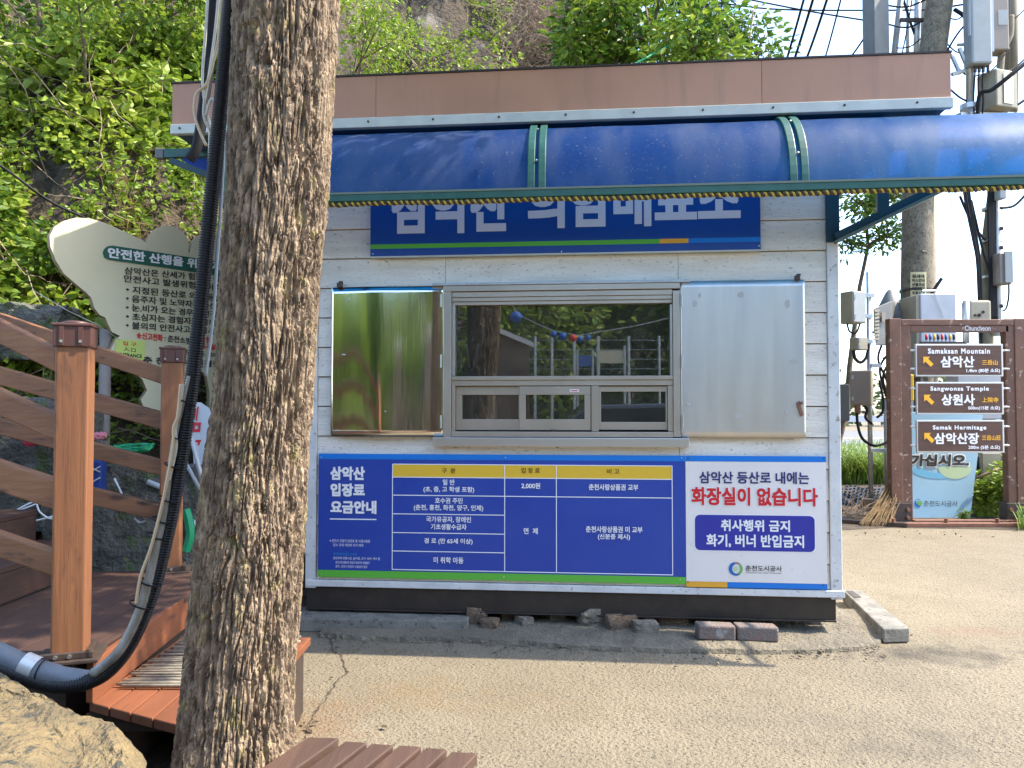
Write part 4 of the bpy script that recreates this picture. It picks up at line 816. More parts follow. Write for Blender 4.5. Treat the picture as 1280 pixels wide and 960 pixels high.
for px, py, sx, sy, n_ in ((400, 830, 18, 14, 5), (380, 910, 10, 18, 9), (700, 812, 160, 4, 10), (1085, 800, 25, 8, 6), (200, 930, 20, 20, 60), (1110, 668, 70, 3, 30), (484, 912, 1, 1, 1), (900, 860, 200, 40, 2)):
    for k in range(n_):
        x_, y_ = px+lit.normal()*sx, max(640, py+lit.normal()*sy); p = G(x_, y_); LP_.append((p.x, p.y, .022 if 785 < y_ < 815 and x_ > 400 else .012))
V, Fq, A = leaves(LP_, np.full(len(LP_), .034), 0, .6, up=(0, 0, 1.), flat=.9, seed=12); o = fast_mesh('leaf_litter', V, Fq, 'litter', None, A); o['kind'] = 'stuff'; o['label'] = 'dry fallen leaves scattered on the paving'; o['category'] = 'leaf litter'
mb = MB()
for k in range(420):
    x_ = lit.uniform(400, 1100); y_ = 806+lit.normal()*7 + (x_ > 700)*8; p = G(x_, y_, .01); r_ = .004+.008*lit.uniform()**3; stone(mb, (p.x, p.y, .012+r_*.3), r_*1.3, r_, r_*.8, k, lit.uniform(0, 3), 1, .3)
o = mb.build('gravel', 'mortar'); o['kind'] = 'stuff'; o['label'] = 'loose grit along the edge of the mortar apron'; o['category'] = 'gravel'
# footing block, stones and bricks under the beam
fb = MB(); a_, b_ = G(366, 790), G(584, 793); fb.prism([(a_.x, a_.y), (b_.x, b_.y), (b_.x+.02, b_.y+.30), (a_.x-.05, a_.y+.30)], lambda u, v, t: (u, v, t), .0, ZB0-.025)
solo(fb, 'footing_block', 'kerbstone', 'long grey concrete footing block under the booth end by the trunk', 'concrete block', bevel=.008)
def under(px, py, d=.0): return G(px, py, .03)
S = [(597, 779, .05, .05, .05, 'stone_brown', 'squarish brown stone next to the footing block under the booth'), (612, 784, .045, .035, .025, 'stone_brown', 'low dark brown stone wedged between two brown stones'), (634, 775, .04, .04, .04, 'stone_brown', 'brown stone with pale chips right of the squarish brown stone'),
     (655, 781, .035, .05, .028, 'stone_grey', 'small grey stone leaning in the mortar under the booth'), (694, 776, .045, .05, .03, 'stone_grey', 'small rounded stone deep in the gap under the beam'), (739, 781, .07, .07, .055, 'stone_grey', 'largest pale stone under the middle of the booth'),
     (775, 785, .08, .055, .042, 'stone_brown', 'long brown slanting stone under the booth'), (807, 789, .06, .045, .03, 'stone_grey', 'pale wedge stone at the end of the slanting stone'), (842, 781, .08, .06, .035, 'stone_brown', 'flat brown stone before the bricks under the booth'), (800, 774, .07, .05, .03, 'stone_brown', 'dark stone behind the slanting stone under the beam')]
for i, (px, py, rx, ry, rz, mt, lb) in enumerate(S):
    c = G(px, py, .045); mb = MB(); stone(mb, (c.x*1.01, c.y+.06, .030+rz*.95), rx*1.65, ry*1.5, rz*1.55, 10+i, rng.uniform(-.5, .5), 4, .5); solo(mb, 'stone', mt, lb, 'stone', 'stones under the booth')
for i, (x0, x1, lb) in enumerate(((873, 920, 'left of the two worn bricks under the beam'), (922, 974, 'right of the two worn bricks under the beam'))):
    a_, b_ = G(x0, 797.5+i*1.5, .04), G(x1, 799.5+i*1.5, .04); mb = MB(); mb.prism([(a_.x, a_.y), (b_.x, b_.y), (b_.x, b_.y+.10), (a_.x, a_.y+.10)], lambda u, v, t: (u, v, t), .030, .030+.085); solo(mb, 'brick', 'brick', lb, 'brick', 'bricks under the booth', bevel=.010)
ks = MB(); c4 = [G(1053, 737, .09), G(1076, 737, .09), G(1137, 785, .09), G(1104, 786, .09)]
ks.prism([(p.x, p.y) for p in c4], lambda u, v, t: (u, v, t), .006, .09); kb = solo(ks, 'kerb_slab', 'kerbstone', 'loose concrete kerb slab lying beside the booth corner', 'concrete slab', bevel=.008)
mb = MB(); c4 = [G(1058, 739, .0905), G(1066, 739, .0905), G(1077, 747, .0905), G(1068, 747.5, .0905)]; mb.add([(p.x, p.y, .0945) for p in c4], [(0, 1, 2, 3)]); mb.build('recess', 'oil', kb)  # flat dark patch on the slab top, shade of a hollow painted on

# ------------------------------------------------------------------ footprint shaped information sign on the left
FA, FBp = Vector((W(62, 500, 4.9).x, 4.9, 0)), Vector((W(300, 500, 6.1).x, 6.1, 0)); fu = (FBp-FA).normalized(); fn = Vector((fu.y, -fu.x, 0))
def Fp(px, py):                               # picture point -> (along the board, height)
    r = ray(px, py); o = Vector((0, 0, CAMZ)); t = (FA-o).dot(fn)/r.dot(fn); p = o+r*t; return (p-FA).dot(fu), p.z
def F3(u, v, t): return FA + fu*u + Vector((0, 0, v)) + fn*t
ft = thing('footprint_sign', 'cream footprint shaped hiking safety sign with green title band', 'sign', F3(.55, .5, -.05))
sole = [(63, 308), (62, 295), (68, 284), (80, 276), (95, 272), (112, 273), (130, 278), (148, 286), (165, 294), (178, 300), (182, 303), (300, 330), (330, 345), (335, 430), (318, 470), (306, 500), (300, 520), (278, 530), (262, 515), (262, 490), (258, 470), (250, 462), (240, 464), (238, 478), (228, 500), (214, 512), (196, 516), (180, 510), (176, 500), (184, 488), (178, 474), (160, 460), (145, 448), (138, 438), (145, 424), (150, 420), (140, 415), (135, 405), (132, 397), (125, 394), (118, 385), (114, 372), (108, 366), (95, 355), (80, 342), (70, 326)]
sm_ = [Fp(*p) for p in sole]
mb = MB(); mb.prism(sm_, F3, -.035, -.002); mb.build('board', 'cream_edge', ft); mb = MB(); mb.prism(sm_, F3, -.0015, 0); mb.build('face', 'cream', ft)
for cx_, cy_, rx_, ry_ in ((210, 309, 26, 27), (262, 316, 25, 25)):
    poly = [Fp(cx_+rx_*math.cos(R(a)), cy_-ry_*math.sin(R(a))) for a in range(0, 360, 15)]
    mb = MB(); mb.prism(poly, F3, -.034, .001); toe = mb.build('toe', 'cream_edge', ft); mb = MB(); mb.prism(poly, F3, .0014, .003); mb.build('toe_face', 'cream', toe)
def fquad(r, t): return [Fp(*p) for p in r], t
band = [Fp(*p) for p in ((130, 311), (128, 316), (130, 322), (136, 325), (220, 337), (330, 353), (330, 336), (220, 319), (140, 307), (134, 308))]
mb = MB(); mb.prism(band, F3, .0035, .0048); mb.build('title_band', 'green_band', ft)
def ftext(body, x0, y0, x1, y1, h, mat, bold=.02):      # centre line from (x0,y0) to (x1,y1), letter height h in picture pixels
    u0, v0 = Fp(x0, y0); u1, v1 = Fp(x1, y1); hh = h/F*5.3; V, Fq = text_mesh(body, bold); a, b = min(v.x for v in V), max(v.x for v in V); c, d = min(v.y for v in V), max(v.y for v in V)
    pts = [F3(u0+(u1-u0)*(v.x-a)/(b-a), v0+(v1-v0)*(v.x-a)/(b-a) + ((v.y-c)/(d-c)-.5)*hh, .0058+.00009*v.z) for v in V]; Mi = ROOT[ft.name].inverted()
    me = bpy.data.meshes.new('lettering'); me.from_pydata([Mi @ p for p in pts], [], Fq); me.update(); me.materials.append(MT[mat]); o = bpy.data.objects.new('lettering', me); COL.objects.link(o); o.parent = ft
ftext('안전한 산행을 위해 지켜', 134, 315.5, 288, 335, 13, 'white_print', .035)
ftext('삼악산은 산세가 험하고 등산로변', 155, 338, 300, 351, 9.5, 'ink'); ftext('안전사고 발생위험이 아주 높은', 154, 348, 298, 362, 9.5, 'ink')
for i, (b_, xe) in enumerate((('• 지정된 등산로 외에 등산을 막', 298), ('• 음주자 및 노약자는 등산을 삼가', 298), ('• 눈.비가 오는 경우 안전장비를 부', 298), ('• 초심자는 경험자와 함께 산행합', 298), ('• 불의의 안전사고 발생시 즉시 신', 298))):
    y0 = 361.5+11.2*i; ftext(b_, 157, y0, xe, y0+13.5-.9*i, 9.5, 'ink')
ftext('★신고전화', 170, 419, 203, 422.5, 9, 'red_print', .03); ftext(': 춘천소방서', 205, 422.5, 245, 427, 9, 'ink'); ftext('119', 250, 424, 261, 425.5, 9, 'red_print', .03); ftext('244-0689', 243, 431, 275, 435, 8, 'red_print', .03)
ftext('관리사무소 (250', 228, 441, 268, 444, 8, 'ink'); ftext('춘 천 시 · 춘천경찰서', 178, 450, 285, 456, 9.5, 'ink', .03)
pg = [Fp(*p) for p in ((145, 424), (181, 426), (180, 451), (142, 447))]; mb = MB(); mb.prism(pg, lambda u, v, t: F3(u, v, t), .003, .0052); mb.build('entrance_notice', 'lime', ft)
ftext('입 구', 153, 429, 170, 431, 5, 'red_print', .02); ftext('入 口', 154, 436, 169, 438, 5, 'ink', .02); ftext('ENTRANCE', 147, 443, 177, 445.5, 4.6, 'ink', .03)
for px in (140, 285):
    u_, v_ = Fp(px, 420); p0 = F3(u_, v_, -.08); mb = MB(); zg = hillz(p0.x, p0.y)
    mb.tube([(p0.x, p0.y, max(zg-.15, 0)), (p0.x, p0.y, v_+.05)], .038, 12); mb.build('post', 'post_grey', ft, smooth=True)

# ------------------------------------------------------------------ hillside vegetation
def project(P):
    P = np.asarray(P); x, y, z = P[:, 0], P[:, 1], P[:, 2]-CAMZ; f = y*cp + z*sp_; u = -y*sp_ + z*cp
    return 640 + F*x/f, 480 - F*u/f
def hill_normals(x, y, e=.06):
    dzx = (hill_h(x+e, y)-hill_h(x-e, y))/(2*e); dzy = (hill_h(x, y+e)-hill_h(x, y-e))/(2*e); n = np.stack([-dzx, -dzy, np.ones_like(x)], 1); return n/np.linalg.norm(n, axis=1)[:, None]
N0 = 900000
hx = nrg.uniform(-8.3, 3.8, N0); hy = nrg.uniform(4.5, 15, N0); px_ = 640+F*hx/hy; k_ = (px_ > -180) & (px_ < 960) & ((px_ < 420) | (hy > 8.0)) & (nrg.uniform(size=N0) < np.where(px_ < 420, 1, .5)); hx = hx[k_]; hy = hy[k_]
hz = hill_h(hx, hy); k_ = hz < 1.4+.64*hy; hx, hy, hz = hx[k_], hy[k_], hz[k_]; N0 = len(hx); pp = np.stack([hx, hy, hz], 1); u_, v_ = project(pp)
clump = fbm(pp*np.array([1.1, 1.1, 1.1]), 4, 77) + .35*fbm(pp*3.1, 3, 80)
keep = (u_ > -160) & (u_ < 1100) & (v_ > -140) & (v_ < 560) & (hz > .75) & (clump > -.34 + np.where(v_ < 60, .2, 0) - np.where((u_ < 330) & (v_ > 140), .28, 0))
keep &= ~((u_ > 640) & (u_ < 735) & (v_ < 100) & (nrg.uniform(size=N0) < .93))
keep &= (nrg.uniform(size=N0) < np.where(u_ < 330, .62, .5))
pp = pp[keep]; nn = hill_normals(pp[:, 0], pp[:, 1]); cl = clump[keep]
lift = np.abs(nrg.normal(size=len(pp)))*.10*(1+np.clip(cl, 0, 1.2)*1.6)
P = pp + nn*(.015+lift)[:, None]
sz = .058*np.exp(.62*fbm(P*.8, 2, 131))*np.where(nrg.uniform(size=len(P)) < .15, 1.45, 1)*np.where(cl < -.1, .75, 1)
V, Fq, A = leaves(P, sz, .25, .68, up=(.35, -.55, .75), flat=.15, seed=3)
A = np.clip(A*.75 + np.repeat(np.clip(fbm(P*.8, 3, 91)*.5+.15, -.3, .6), 6), 0, 1)
o = fast_mesh('ground_cover', V, Fq, 'leaf_bright', None, A); o['kind'] = 'stuff'; o['label'] = 'bright green leafy ground cover over the steep hillside'; o['category'] = 'ground cover'
# dry stems and twigs over the hill
def twigs(pts, n_, ln, r, seed, spread=(1, .5, 1)):
    q = random.Random(seed); mb = MB()
    for k in range(n_):
        a = Vector(pts[q.randrange(len(pts))]); d = Vector((q.gauss(0, spread[0]), q.gauss(0, spread[1])-.2, q.gauss(.1, spread[2]))).normalized(); l = ln*q.uniform(.4, 1.3); P_ = [a]
        for i in range(4): d = (d + Vector((q.gauss(0, .28), q.gauss(0, .2), q.gauss(-.05, .28)))).normalized(); P_.append(P_[-1]+d*l/4)
        mb.tube(P_, [r*(1-.18*i) for i in range(5)], 3, cap=False)
    return mb
hp_ = [tuple(p) for p in pp[nrg.integers(0, len(pp), 3000)]]
mb = twigs([(a, b-.05, c+.08) for a, b, c in hp_], 1500, .75, .0065, 4); o = mb.build('dry_stems', 'dry'); o['kind'] = 'stuff'; o['label'] = 'dry brown stems scattered over the hillside'; o['category'] = 'dry stems'
hh = []
for k in range(1300):
    px, py = rng.uniform(628, 742), rng.uniform(-25, 95)
    t_ = np.linspace(8.3, 13, 60); r0 = [W(px, py, a_) for a_ in t_]; hz_ = np.array([hillz(p.x, p.y) for p in r0]); kk = np.nonzero(hz_ > np.array([p.z for p in r0]))[0]
    r_ = r0[int(kk[0])] if len(kk) else W(px, py, 9.6); hh.append((r_.x, r_.y-rng.uniform(0, .15), r_.z))
mb = twigs(hh, 2300, .55, .0055, 8, (.9, .25, 1)); o = mb.build('dry_vines', 'dry'); o['kind'] = 'stuff'; o['label'] = 'tangle of dry brown vines on the slope behind the roof'; o['category'] = 'vines'
mb = MB(); q = random.Random(31)                     # tufts of yellow dry grass on the left
for cx_, cy_, cd in ((25, 245, 5.6), (50, 262, 5.55), (8, 340, 5.1), (25, 350, 5.15), (170, 200, 6.3)):
    c = W(cx_, cy_, cd); c.z = hillz(c.x, c.y)
    for k in range(170):
        a = c + Vector((q.gauss(0, .10), q.gauss(0, .08), 0)); a.z = hillz(a.x, a.y); t = a + Vector((q.gauss(0, .10), q.gauss(-.08, .08), q.uniform(.02, .16)));
        mid = (a+t)/2 + Vector((0, 0, .05)); s_ = Vector((.004, 0, 0)); mb.add([a-s_, a+s_, mid+s_, mid-s_, t], [(0, 1, 2, 3), (3, 2, 4)])
o = mb.build('dry_grass', 'drygrass'); o['kind'] = 'stuff'; o['label'] = 'tufts of yellow dry grass on the left slope'; o['category'] = 'grass'
def sapling(label, name, px, py, d, h, r, seed, leafmat, per, sprd, lsize, nb=5, lean=(0, 0), lev=2, bark='branch', base=None, group=None, cat='shrub', blen=.55, droop=.3, wide=.55, up=.15, start=.15):
    b = W(px, py, d) if base is None else Vector(base)
    if base is None: b.z = hillz(b.x, b.y)
    t = thing(name, label, cat, b, group); q = random.Random(seed); mb = MB(); tips = []
    pts = [b-Vector((0, 0, .1))]; n = 8
    for i in range(n): pts.append(b + Vector((lean[0]*(i+1)/n + q.gauss(0, .03)*h*.3, lean[1]*(i+1)/n + q.gauss(0, .03)*h*.3, h*(i+1)/n)))
    mb.tube(pts, [r*(1-.75*i/n) for i in range(n+1)], 8)
    for k in range(nb):
        i = max(1, int(n*(start + (1-start)*(k+.5)/nb))); a = q.uniform(0, 6.28); dv = Vector((math.cos(a), math.sin(a), q.uniform(.1, .9))).normalized(); grow(mb, tips, pts[min(i, n)], dv, h*blen*q.uniform(.7, 1.1), r*.5, lev-1, q, .75, up)
    mb.build('trunk', bark, t, smooth=True); crown_leaves('crown', tips, per, sprd, lsize, leafmat, t, seed, droop, wide); return t
sapling('thin bare stemmed sapling with round leaves on the left slope', 'sapling', 176, 175, 7.0, 2.3, .030, 1, 'leaf_bright', 3, .07, .075, 7, (.08, -.2), 2, 'branch_pale', wide=.8, blen=.4)
sapling('forked pale sapling leaning towards the roof end', 'sapling', 160, 172, 7.0, 2.1, .026, 2, 'leaf_bright', 2, .07, .075, 5, (.55, -.2), 2, 'branch_pale', wide=.8, blen=.35)
sapling('leafy shrub in the top left corner', 'shrub', 60, 120, 6.6, 1.5, .02, 3, 'leaf', 12, .10, .07, 8, (-.05, -.4), 2, wide=.6)
sapling('loose shrub left of the pale saplings', 'shrub', 110, 160, 6.5, 1.1, .018, 4, 'leaf_bright', 9, .09, .065, 7, (.1, -.4), 2, wide=.65)
sapling('low shrub hanging over the left slope edge', 'shrub', 20, 230, 5.7, .8, .016, 5, 'leaf', 10, .08, .065, 7, (-.1, -.3), 2, wide=.7)
sapling('dense bright shrub at the roof end left of the trunk', 'shrub', 215, 200, 7.2, .9, .018, 6, 'leaf_bright', 12, .09, .06, 7, (.05, -.3), 2, wide=.7)
for i, (px, d, h, lb) in enumerate(((450, 8.9, 1.9, 'bright yellow green bush behind the roof next to the trunk'), (545, 9.0, 2.0, 'bright yellow green bush behind the middle of the left roof half'), (605, 9.3, 1.5, 'thin bright bush beside the dry vines behind the roof'))):
    b = W(px, 100, d); sapling(lb, 'bush', 0, 0, 0, h, .03, 20+i, 'leaf_bright', 13, .11, .062, 9, (0, -.3), 2, base=(b.x, b.y, hillz(b.x, b.y)), cat='bush', wide=.6, start=.05)
def skytree(label, name, px, py_top, d, mt, ls, per, seed, lean=(0, 0), blen=.20, wide=.5, start=.5, r=.05, nb=12, sprd=.12, up=.1, lev=2, pxb=None):
    b = W(px if pxb is None else pxb, 200, d); z0 = hillz(b.x, b.y); h = W(px, py_top, d).z - z0
    return sapling(label, name, 0, 0, 0, h, r, seed, mt, per, sprd, ls, nb, (W(px, 0, d).x-b.x+lean[0], lean[1]), lev, base=(b.x, b.y, z0), cat='tree', wide=wide, blen=blen, start=start, up=up)
skytree('broad leaved green tree behind the roof right of the dry vines', 'leafy_tree', 765, -25, 9.8, 'leaf_bright', .12, 9, 30)
skytree('darker broad leaved tree where the green wire passes', 'leafy_tree', 818, 5, 9.6, 'leaf', .12, 9, 31)
skytree('small leafy tree at the edge of the dry vines', 'leafy_tree', 735, -30, 10.2, 'leaf', .11, 8, 32)
skytree('low green tree just left of the pine behind the roof', 'leafy_tree', 845, 50, 9.4, 'leaf_bright', .11, 8, 47, blen=.16, start=.6)
skytree('dark pine tree against the sky behind the roof', 'pine_tree', 872, -40, 11.5, 'leaf_pine', .13, 34, 41, wide=.09, blen=.13, start=.62, r=.08, sprd=.09)
skytree('leafy tree reaching out into the sky behind the roof', 'leafy_tree', 945, 12, 10.0, 'leaf', .11, 6, 43, blen=.10, start=.78, nb=7, pxb=905)
skytree('tree whose crown hangs down behind the awning bracket', 'tree', 1088, 208, 13.5, 'leaf', .11, 7, 44, wide=.4, blen=.10, start=.78, up=-.2, r=.07, pxb=1040)

sapling('leafy plant between footprint sign and near railing', 'shrub', 95, 395, 5.3, .42, .010, 81, 'leaf', 9, .06, .07, 8, (.0, -.15), 2, wide=.7, start=.05)
sapling('leafy plant left above the grey outcrop by the rails', 'shrub', 20, 350, 5.4, .45, .010, 82, 'leaf_bright', 9, .07, .07, 8, (.0, -.15), 2, wide=.7, start=.05)
sapling('creeping plant beside the lower edge of the footprint sign', 'shrub', 128, 420, 5.2, .38, .010, 83, 'leaf', 8, .06, .065, 7, (.0, -.1), 2, wide=.7, start=.05)
# ------------------------------------------------------------------ rock outcrops at the foot of the slope, and the clutter behind the railing
for i, (px, py, d, rx, ry, rz, mt, lb) in enumerate(((25, 405, 5.2, .34, .3, .26, 'rock_dark', 'grey lichen covered outcrop behind the top of the near railing'), (-10, 560, 4.75, .75, .3, .55, 'rock_dark', 'dark outcrop seen between the lower left rails'),
      (150, 640, 4.75, .62, .25, .5, 'rock_dark', 'dark rock face between the two railing posts'), (60, 160, 6.9, .35, .3, .25, 'rock', 'pale grey outcrop among the leaves at upper left'), (225, 60, 8.2, .7, .5, .45, 'rock', 'sunlit brown grey rock ledge at the top of the slope'), (5, 130, 6.6, .3, .3, .18, 'rock', 'small pale rock at the left picture edge'), (135, 40, 7.6, .5, .4, .2, 'rock', 'shaded ledge above the pale saplings'))):
    c = W(px, py, d); zc = c.z if i in (1, 2) else max(c.z, hillz(c.x, c.y)); mb = MB(); stone(mb, (c.x, c.y+.15, zc - (.1 if i in (1, 2) else .05)), rx, ry, rz, 60+i, .1*i, 5, .38, 0, .06); solo(mb, 'rock', mt, lb, 'rock', 'rock outcrops on the slope')
def coil(mat, c, r, n, rt, seed, label, name='rope_coil', flat=.35, frame=ID):
    q = random.Random(seed); pts = []
    for i in range(n*14): a = i*2*math.pi/14; rr_ = r*(1+.18*q.uniform(-1, 1)); pts.append(Vector(c) + Vector((rr_*math.cos(a)*1.3, rr_*.5*math.sin(a), abs(rr_*flat*math.sin(a*.5+1))+.03*q.uniform(0, 1)+.02)))
    mb = MB(); mb.tube(bez(pts, 2), rt, 5); return solo(mb, name, mat, label, 'rope', smooth=True)
coil('rope_green', W(165, 572, 4.62), .085, 8, .008, 1, 'coil of green rope behind the far railing'); coil('rope_pink', W(116, 555, 4.62), .05, 4, .009, 2, 'small pink and white rope bundle beside the near post'); coil('rope_red', W(50, 560, 4.6), .07, 3, .012, 3, 'red rope bundle behind the left rails')
mb = MB(); b0, b1 = W(113, 576, 4.58), W(125, 613, 4.58); mb.box(b0.x, b1.x, 4.58, 4.66, b1.z-.02, b0.z); bx_ = solo(mb, 'blue_bag', 'plastic_blue', 'blue bag tied with white cord behind the near post', 'bag', bevel=.012)
for a_, b_ in (((113, 584), (125, 590)), ((113, 590), (125, 583)), ((113, 604), (125, 597))):
    mb = MB(); mb.tube([W(*a_, 4.575), W(*b_, 4.575)], .004, 5); mb.build('cord', 'cord_white', bx_)
for pts, lb in (([(-20, 660), (15, 642), (45, 630), (62, 622), (40, 628), (18, 640), (16, 648), (35, 652), (60, 647), (80, 640)], 'white cord looped over the dark rock behind the left rails'), ([(46, 630), (50, 640), (62, 648), (75, 646)], 'short white cord end beside the looped cord'), ([(143, 598), (150, 612), (154, 622)], 'white cord hanging below the green rope'), ([(168, 648), (175, 653), (182, 651)], 'short white cord on the rock before the far post')):
    mb = MB(); mb.tube(path(pts, 4.42), .0055, 5); solo(mb, 'white_cord', 'cord_white', lb, 'cord', smooth=True)
for k, (a_, b_, r_) in enumerate((((184, 602, 4.7), (262, 634, 4.9), .017), ((228, 505, 4.9), (258, 620, 4.75), .014), ((222, 560, 4.95), (250, 612, 4.8), .012), ((228, 640, 4.8), (262, 672, 4.8), .016))):
    mb = MB(); mb.tube([W(*a_), W(*b_)], r_, 10); solo(mb, 'grey_pipe', 'pipe_grey', ['pale grey pipe poking out left behind the far post', 'long grey tube leaning behind the far post beside the trunk', 'shorter grey tube leaning next to the long one', 'low grey pipe tied with green tape by the trunk'][k], 'pipe', smooth=True)
lb_ = thing('leaning_board', 'white board with red lettering leaning behind the trunk', 'sign', W(250, 640, 5.0)); P4 = [W(236, 503, 5.25), W(250, 503, 5.25), W(276, 520, 5.2), W(276, 650, 5.0), W(248, 650, 5.0)]
mb = MB(); mb.add(P4 + [p+Vector((0, .02, 0)) for p in P4], [(0, 1, 2, 3, 4), (9, 8, 7, 6, 5)] + [(i, (i+1) % 5, (i+1) % 5+5, i+5) for i in range(5)]); mb.build('panel', 'bag_white', lb_)
for body, r in (('이', (236, 508, 245, 526)), ('ㅁ', (240, 528, 250, 540)), ('지', (245, 548, 258, 566))):
    a_, b_ = W(r[0], r[3], 5.18), W(r[2], r[1], 5.18); lettering(lb_, body, a_.x, b_.x, a_.z, b_.z, lambda x, z: Vector((x, 5.245-.055*max(0, (1.42-z)/.2)-.012, z)), 'red_print', .05)
mb = MB(); mb.tube(path([(232, 636), (236, 650), (238, 670), (232, 690)], 4.75), [.004]+[.028]*23+[.006], 6); solo(mb, 'green_tape', 'rope_green', 'strip of green tape hanging behind the far post', 'tape')
mb = MB(); mb.tube(path([(-60, 175, 4.9), (0, 207, 5.0), (60, 250, 5.15), (105, 272, 5.35), (150, 290, 5.8), (210, 312, 6.2)], 5.0), .009, 6); solo(mb, 'slope_cable', 'cable_black', 'black cable sagging across the left slope above the footprint sign', 'cable', smooth=True)
mb = MB(); mb.tube([W(40, 362, 4.6), W(84, 388, 4.6), W(122, 406, 4.62), W(150, 425, 4.7)], .0025, 4); solo(mb, 'thin_wire', 'galv', 'thin wire running behind the near post cap', 'wire')

# ------------------------------------------------------------------ direction sign stand on the right
SD = 9.2
sf = thing('sign_stand', 'brown steel sign stand with peeling paint and black foot plates', 'sign stand', (W(1198, 500, SD).x, SD, 0))
def sfp(name, f, mat, **k):
    mb = MB(); f(mb); return mb.build(name, mat, sf, ID, **k)
def wb(m, px0, py0, px1, py1, d, th, zb=None): 
    a_, b_ = W(px0, py1, d), W(px1, py0, d); m.box(a_.x, b_.x, d, d+th, a_.z if zb is None else zb, b_.z)
for xs in ((1115, 1126.2), (1126.8, 1138), (1261, 1272), (1272.6, 1284)): sfp('post', lambda m: wb(m, xs[0], 398+(xs[0] == 1126.8)*3, xs[1], 640, SD + (.0 if xs[0] in (1115, 1272.6) else .012), .11, .02), 'frame_brown', bevel=.008)
sfp('header', lambda m: wb(m, 1126.5, 399, 1272, 406.6, SD+.004, .11), 'frame_brown', bevel=.008); sfp('header', lambda m: wb(m, 1138.3, 406.9, 1260.8, 415, SD+.012, .08), 'frame_brown', bevel=.006)
a_, b_ = W(1206, 413.3, SD+.01), W(1238, 407.0, SD+.01); lettering(sf, 'Chuncheon', a_.x, b_.x, a_.z, b_.z, lambda x, z: Vector((x, SD+.010, z)), 'white_print', .0)
for x0, x1 in ((1113.5, 1140), (1259.5, 1286)):
    pl = sfp('foot_plate', lambda m: (wb(m, x0, 629, x1, 655, SD-.02, .16, .0), wb(m, x0-5, 653, x1+5, 656, SD-.10, .3, .0)), 'plate_black', bevel=.004)
    mb = MB()
    for bx, by in ((x0+3, 637), (x1-6, 637), (x1-6, 647)): p = W(bx+1, by, SD-.02); mb.tube([(p.x, SD-.045, p.z), (p.x, SD-.018, p.z)], .022, 8)
    mb.build('bolt', 'rust', pl)
sfp('base_bar', lambda m: (m.box(W(1122, 660, SD).x, W(1330, 660, SD).x, SD-.22, SD-.14, .006, .05), m.box(W(1141, 660, SD).x, W(1330, 660, SD).x, SD-.05, SD+.03, .006, .06)), 'rust', bevel=.004)
sfp('base_bolt', lambda m: [m.tube([(W(x, 660, SD-.18).x, SD-.18, .05), (W(x, 660, SD-.18).x, SD-.18, .10)], .022, 8) for x in (1117, 1183, 1247)], 'rust')
mb = MB(); mb.bar((W(1058, 650, 9.0).x, 9.35, .03), (W(1122, 662, SD).x, 8.98, .03), .06, .04); solo(mb, 'ground_bar', 'dark_metal', 'dark flat bar on the ground left of the sign stand', 'bar')
DS = [((1145, 430, 1253.5, 470.5), 'brown trail sign to the mountain, topmost of the three', [('Samaksan Mountain', (1160, 435.4, 1237.4, 442.2), 'white_print', .035, 1.2), ('삼악산', (1176, 445, 1217.8, 459.4), 'white_print', .03, 1), ('三岳山', (1227.5, 449.8, 1247, 456.2), 'amber', .02, 1), ('1.4km (80분 소요)', (1208, 460.6, 1250, 466.4), 'white_print', .03, 1)]),
      ((1146, 477.5, 1254.3, 518), 'brown trail sign to the temple, middle of the three', [('Sangwonsa Temple', (1163, 483, 1236, 490), 'white_print', .035, 1.2), ('상원사', (1177, 492.5, 1218.5, 506.8), 'white_print', .03, 1), ('上院寺', (1227.5, 496.6, 1248, 503), 'amber', .02, 1), ('500m(15분 소요)', (1210, 507.5, 1250, 513), 'white_print', .03, 1)]),
      ((1146.3, 525, 1255, 566), 'brown trail sign to the hermitage, lowest of the three', [('Samak Hermitage', (1166, 531.6, 1232.8, 538.6), 'white_print', .035, 1.2), ('삼악산장', (1168, 541, 1223.8, 555.2), 'white_print', .03, 1), ('三岳山莊', (1227.5, 544, 1251, 550.4), 'amber', .02, 1), ('200m (5분 소요)', (1210.6, 556.6, 1250, 562.4), 'white_print', .03, 1)])]
for (r, lb, tx) in DS:
    d = SD-.01; t = thing('trail_sign', lb, 'sign', W((r[0]+r[2])/2, r[3], d), 'trail signs on the stand')
    mb = MB(); wb(mb, r[0], r[1], r[2], r[3], d, .03); mb.build('frame', 'sign_frame', t, bevel=.004)
    mb = MB(); wb(mb, r[0]+2, r[1]+2, r[2]-2, r[3]-2, d-.004, .003); mb.build('panel', 'sign_brown', t)
    for body, q4, mt, bd, spc in tx:
        a_, b_ = W(q4[0], q4[3], d-.006), W(q4[2], q4[1], d-.006); lettering(t, body, a_.x, b_.x, a_.z, b_.z, lambda x, z: Vector((x, d-.006, z)), mt, bd, spacing=spc)
    c = W(r[0]+15.5, (r[1]+r[3])/2+2, d-.006); s_ = 6.3/F*d
    ar = [(-1, 1), (.35, 1), (-.05, .6), (1.0, -.45), (.45, -1), (-.6, .05), (-1, -.35)]
    mb = MB(); mb.prism([(c.x+u*s_, c.z+v*s_) for u, v in ar], lambda u, v, t_: (u, t_, v), d-.0065, d-.0055); mb.build('arrow', 'amber', t)
    for yy in (r[1]+8, r[3]-9.5):
        for xa, xb in ((1137.5, r[0]+.5), (r[2]-.5, 1261.5)):
            mb = MB(); mb.tube([W(xa, yy, d+.03), W(xb, yy, d+.03)], .014, 8); mb.build('rod', 'sign_frame', t, smooth=True)
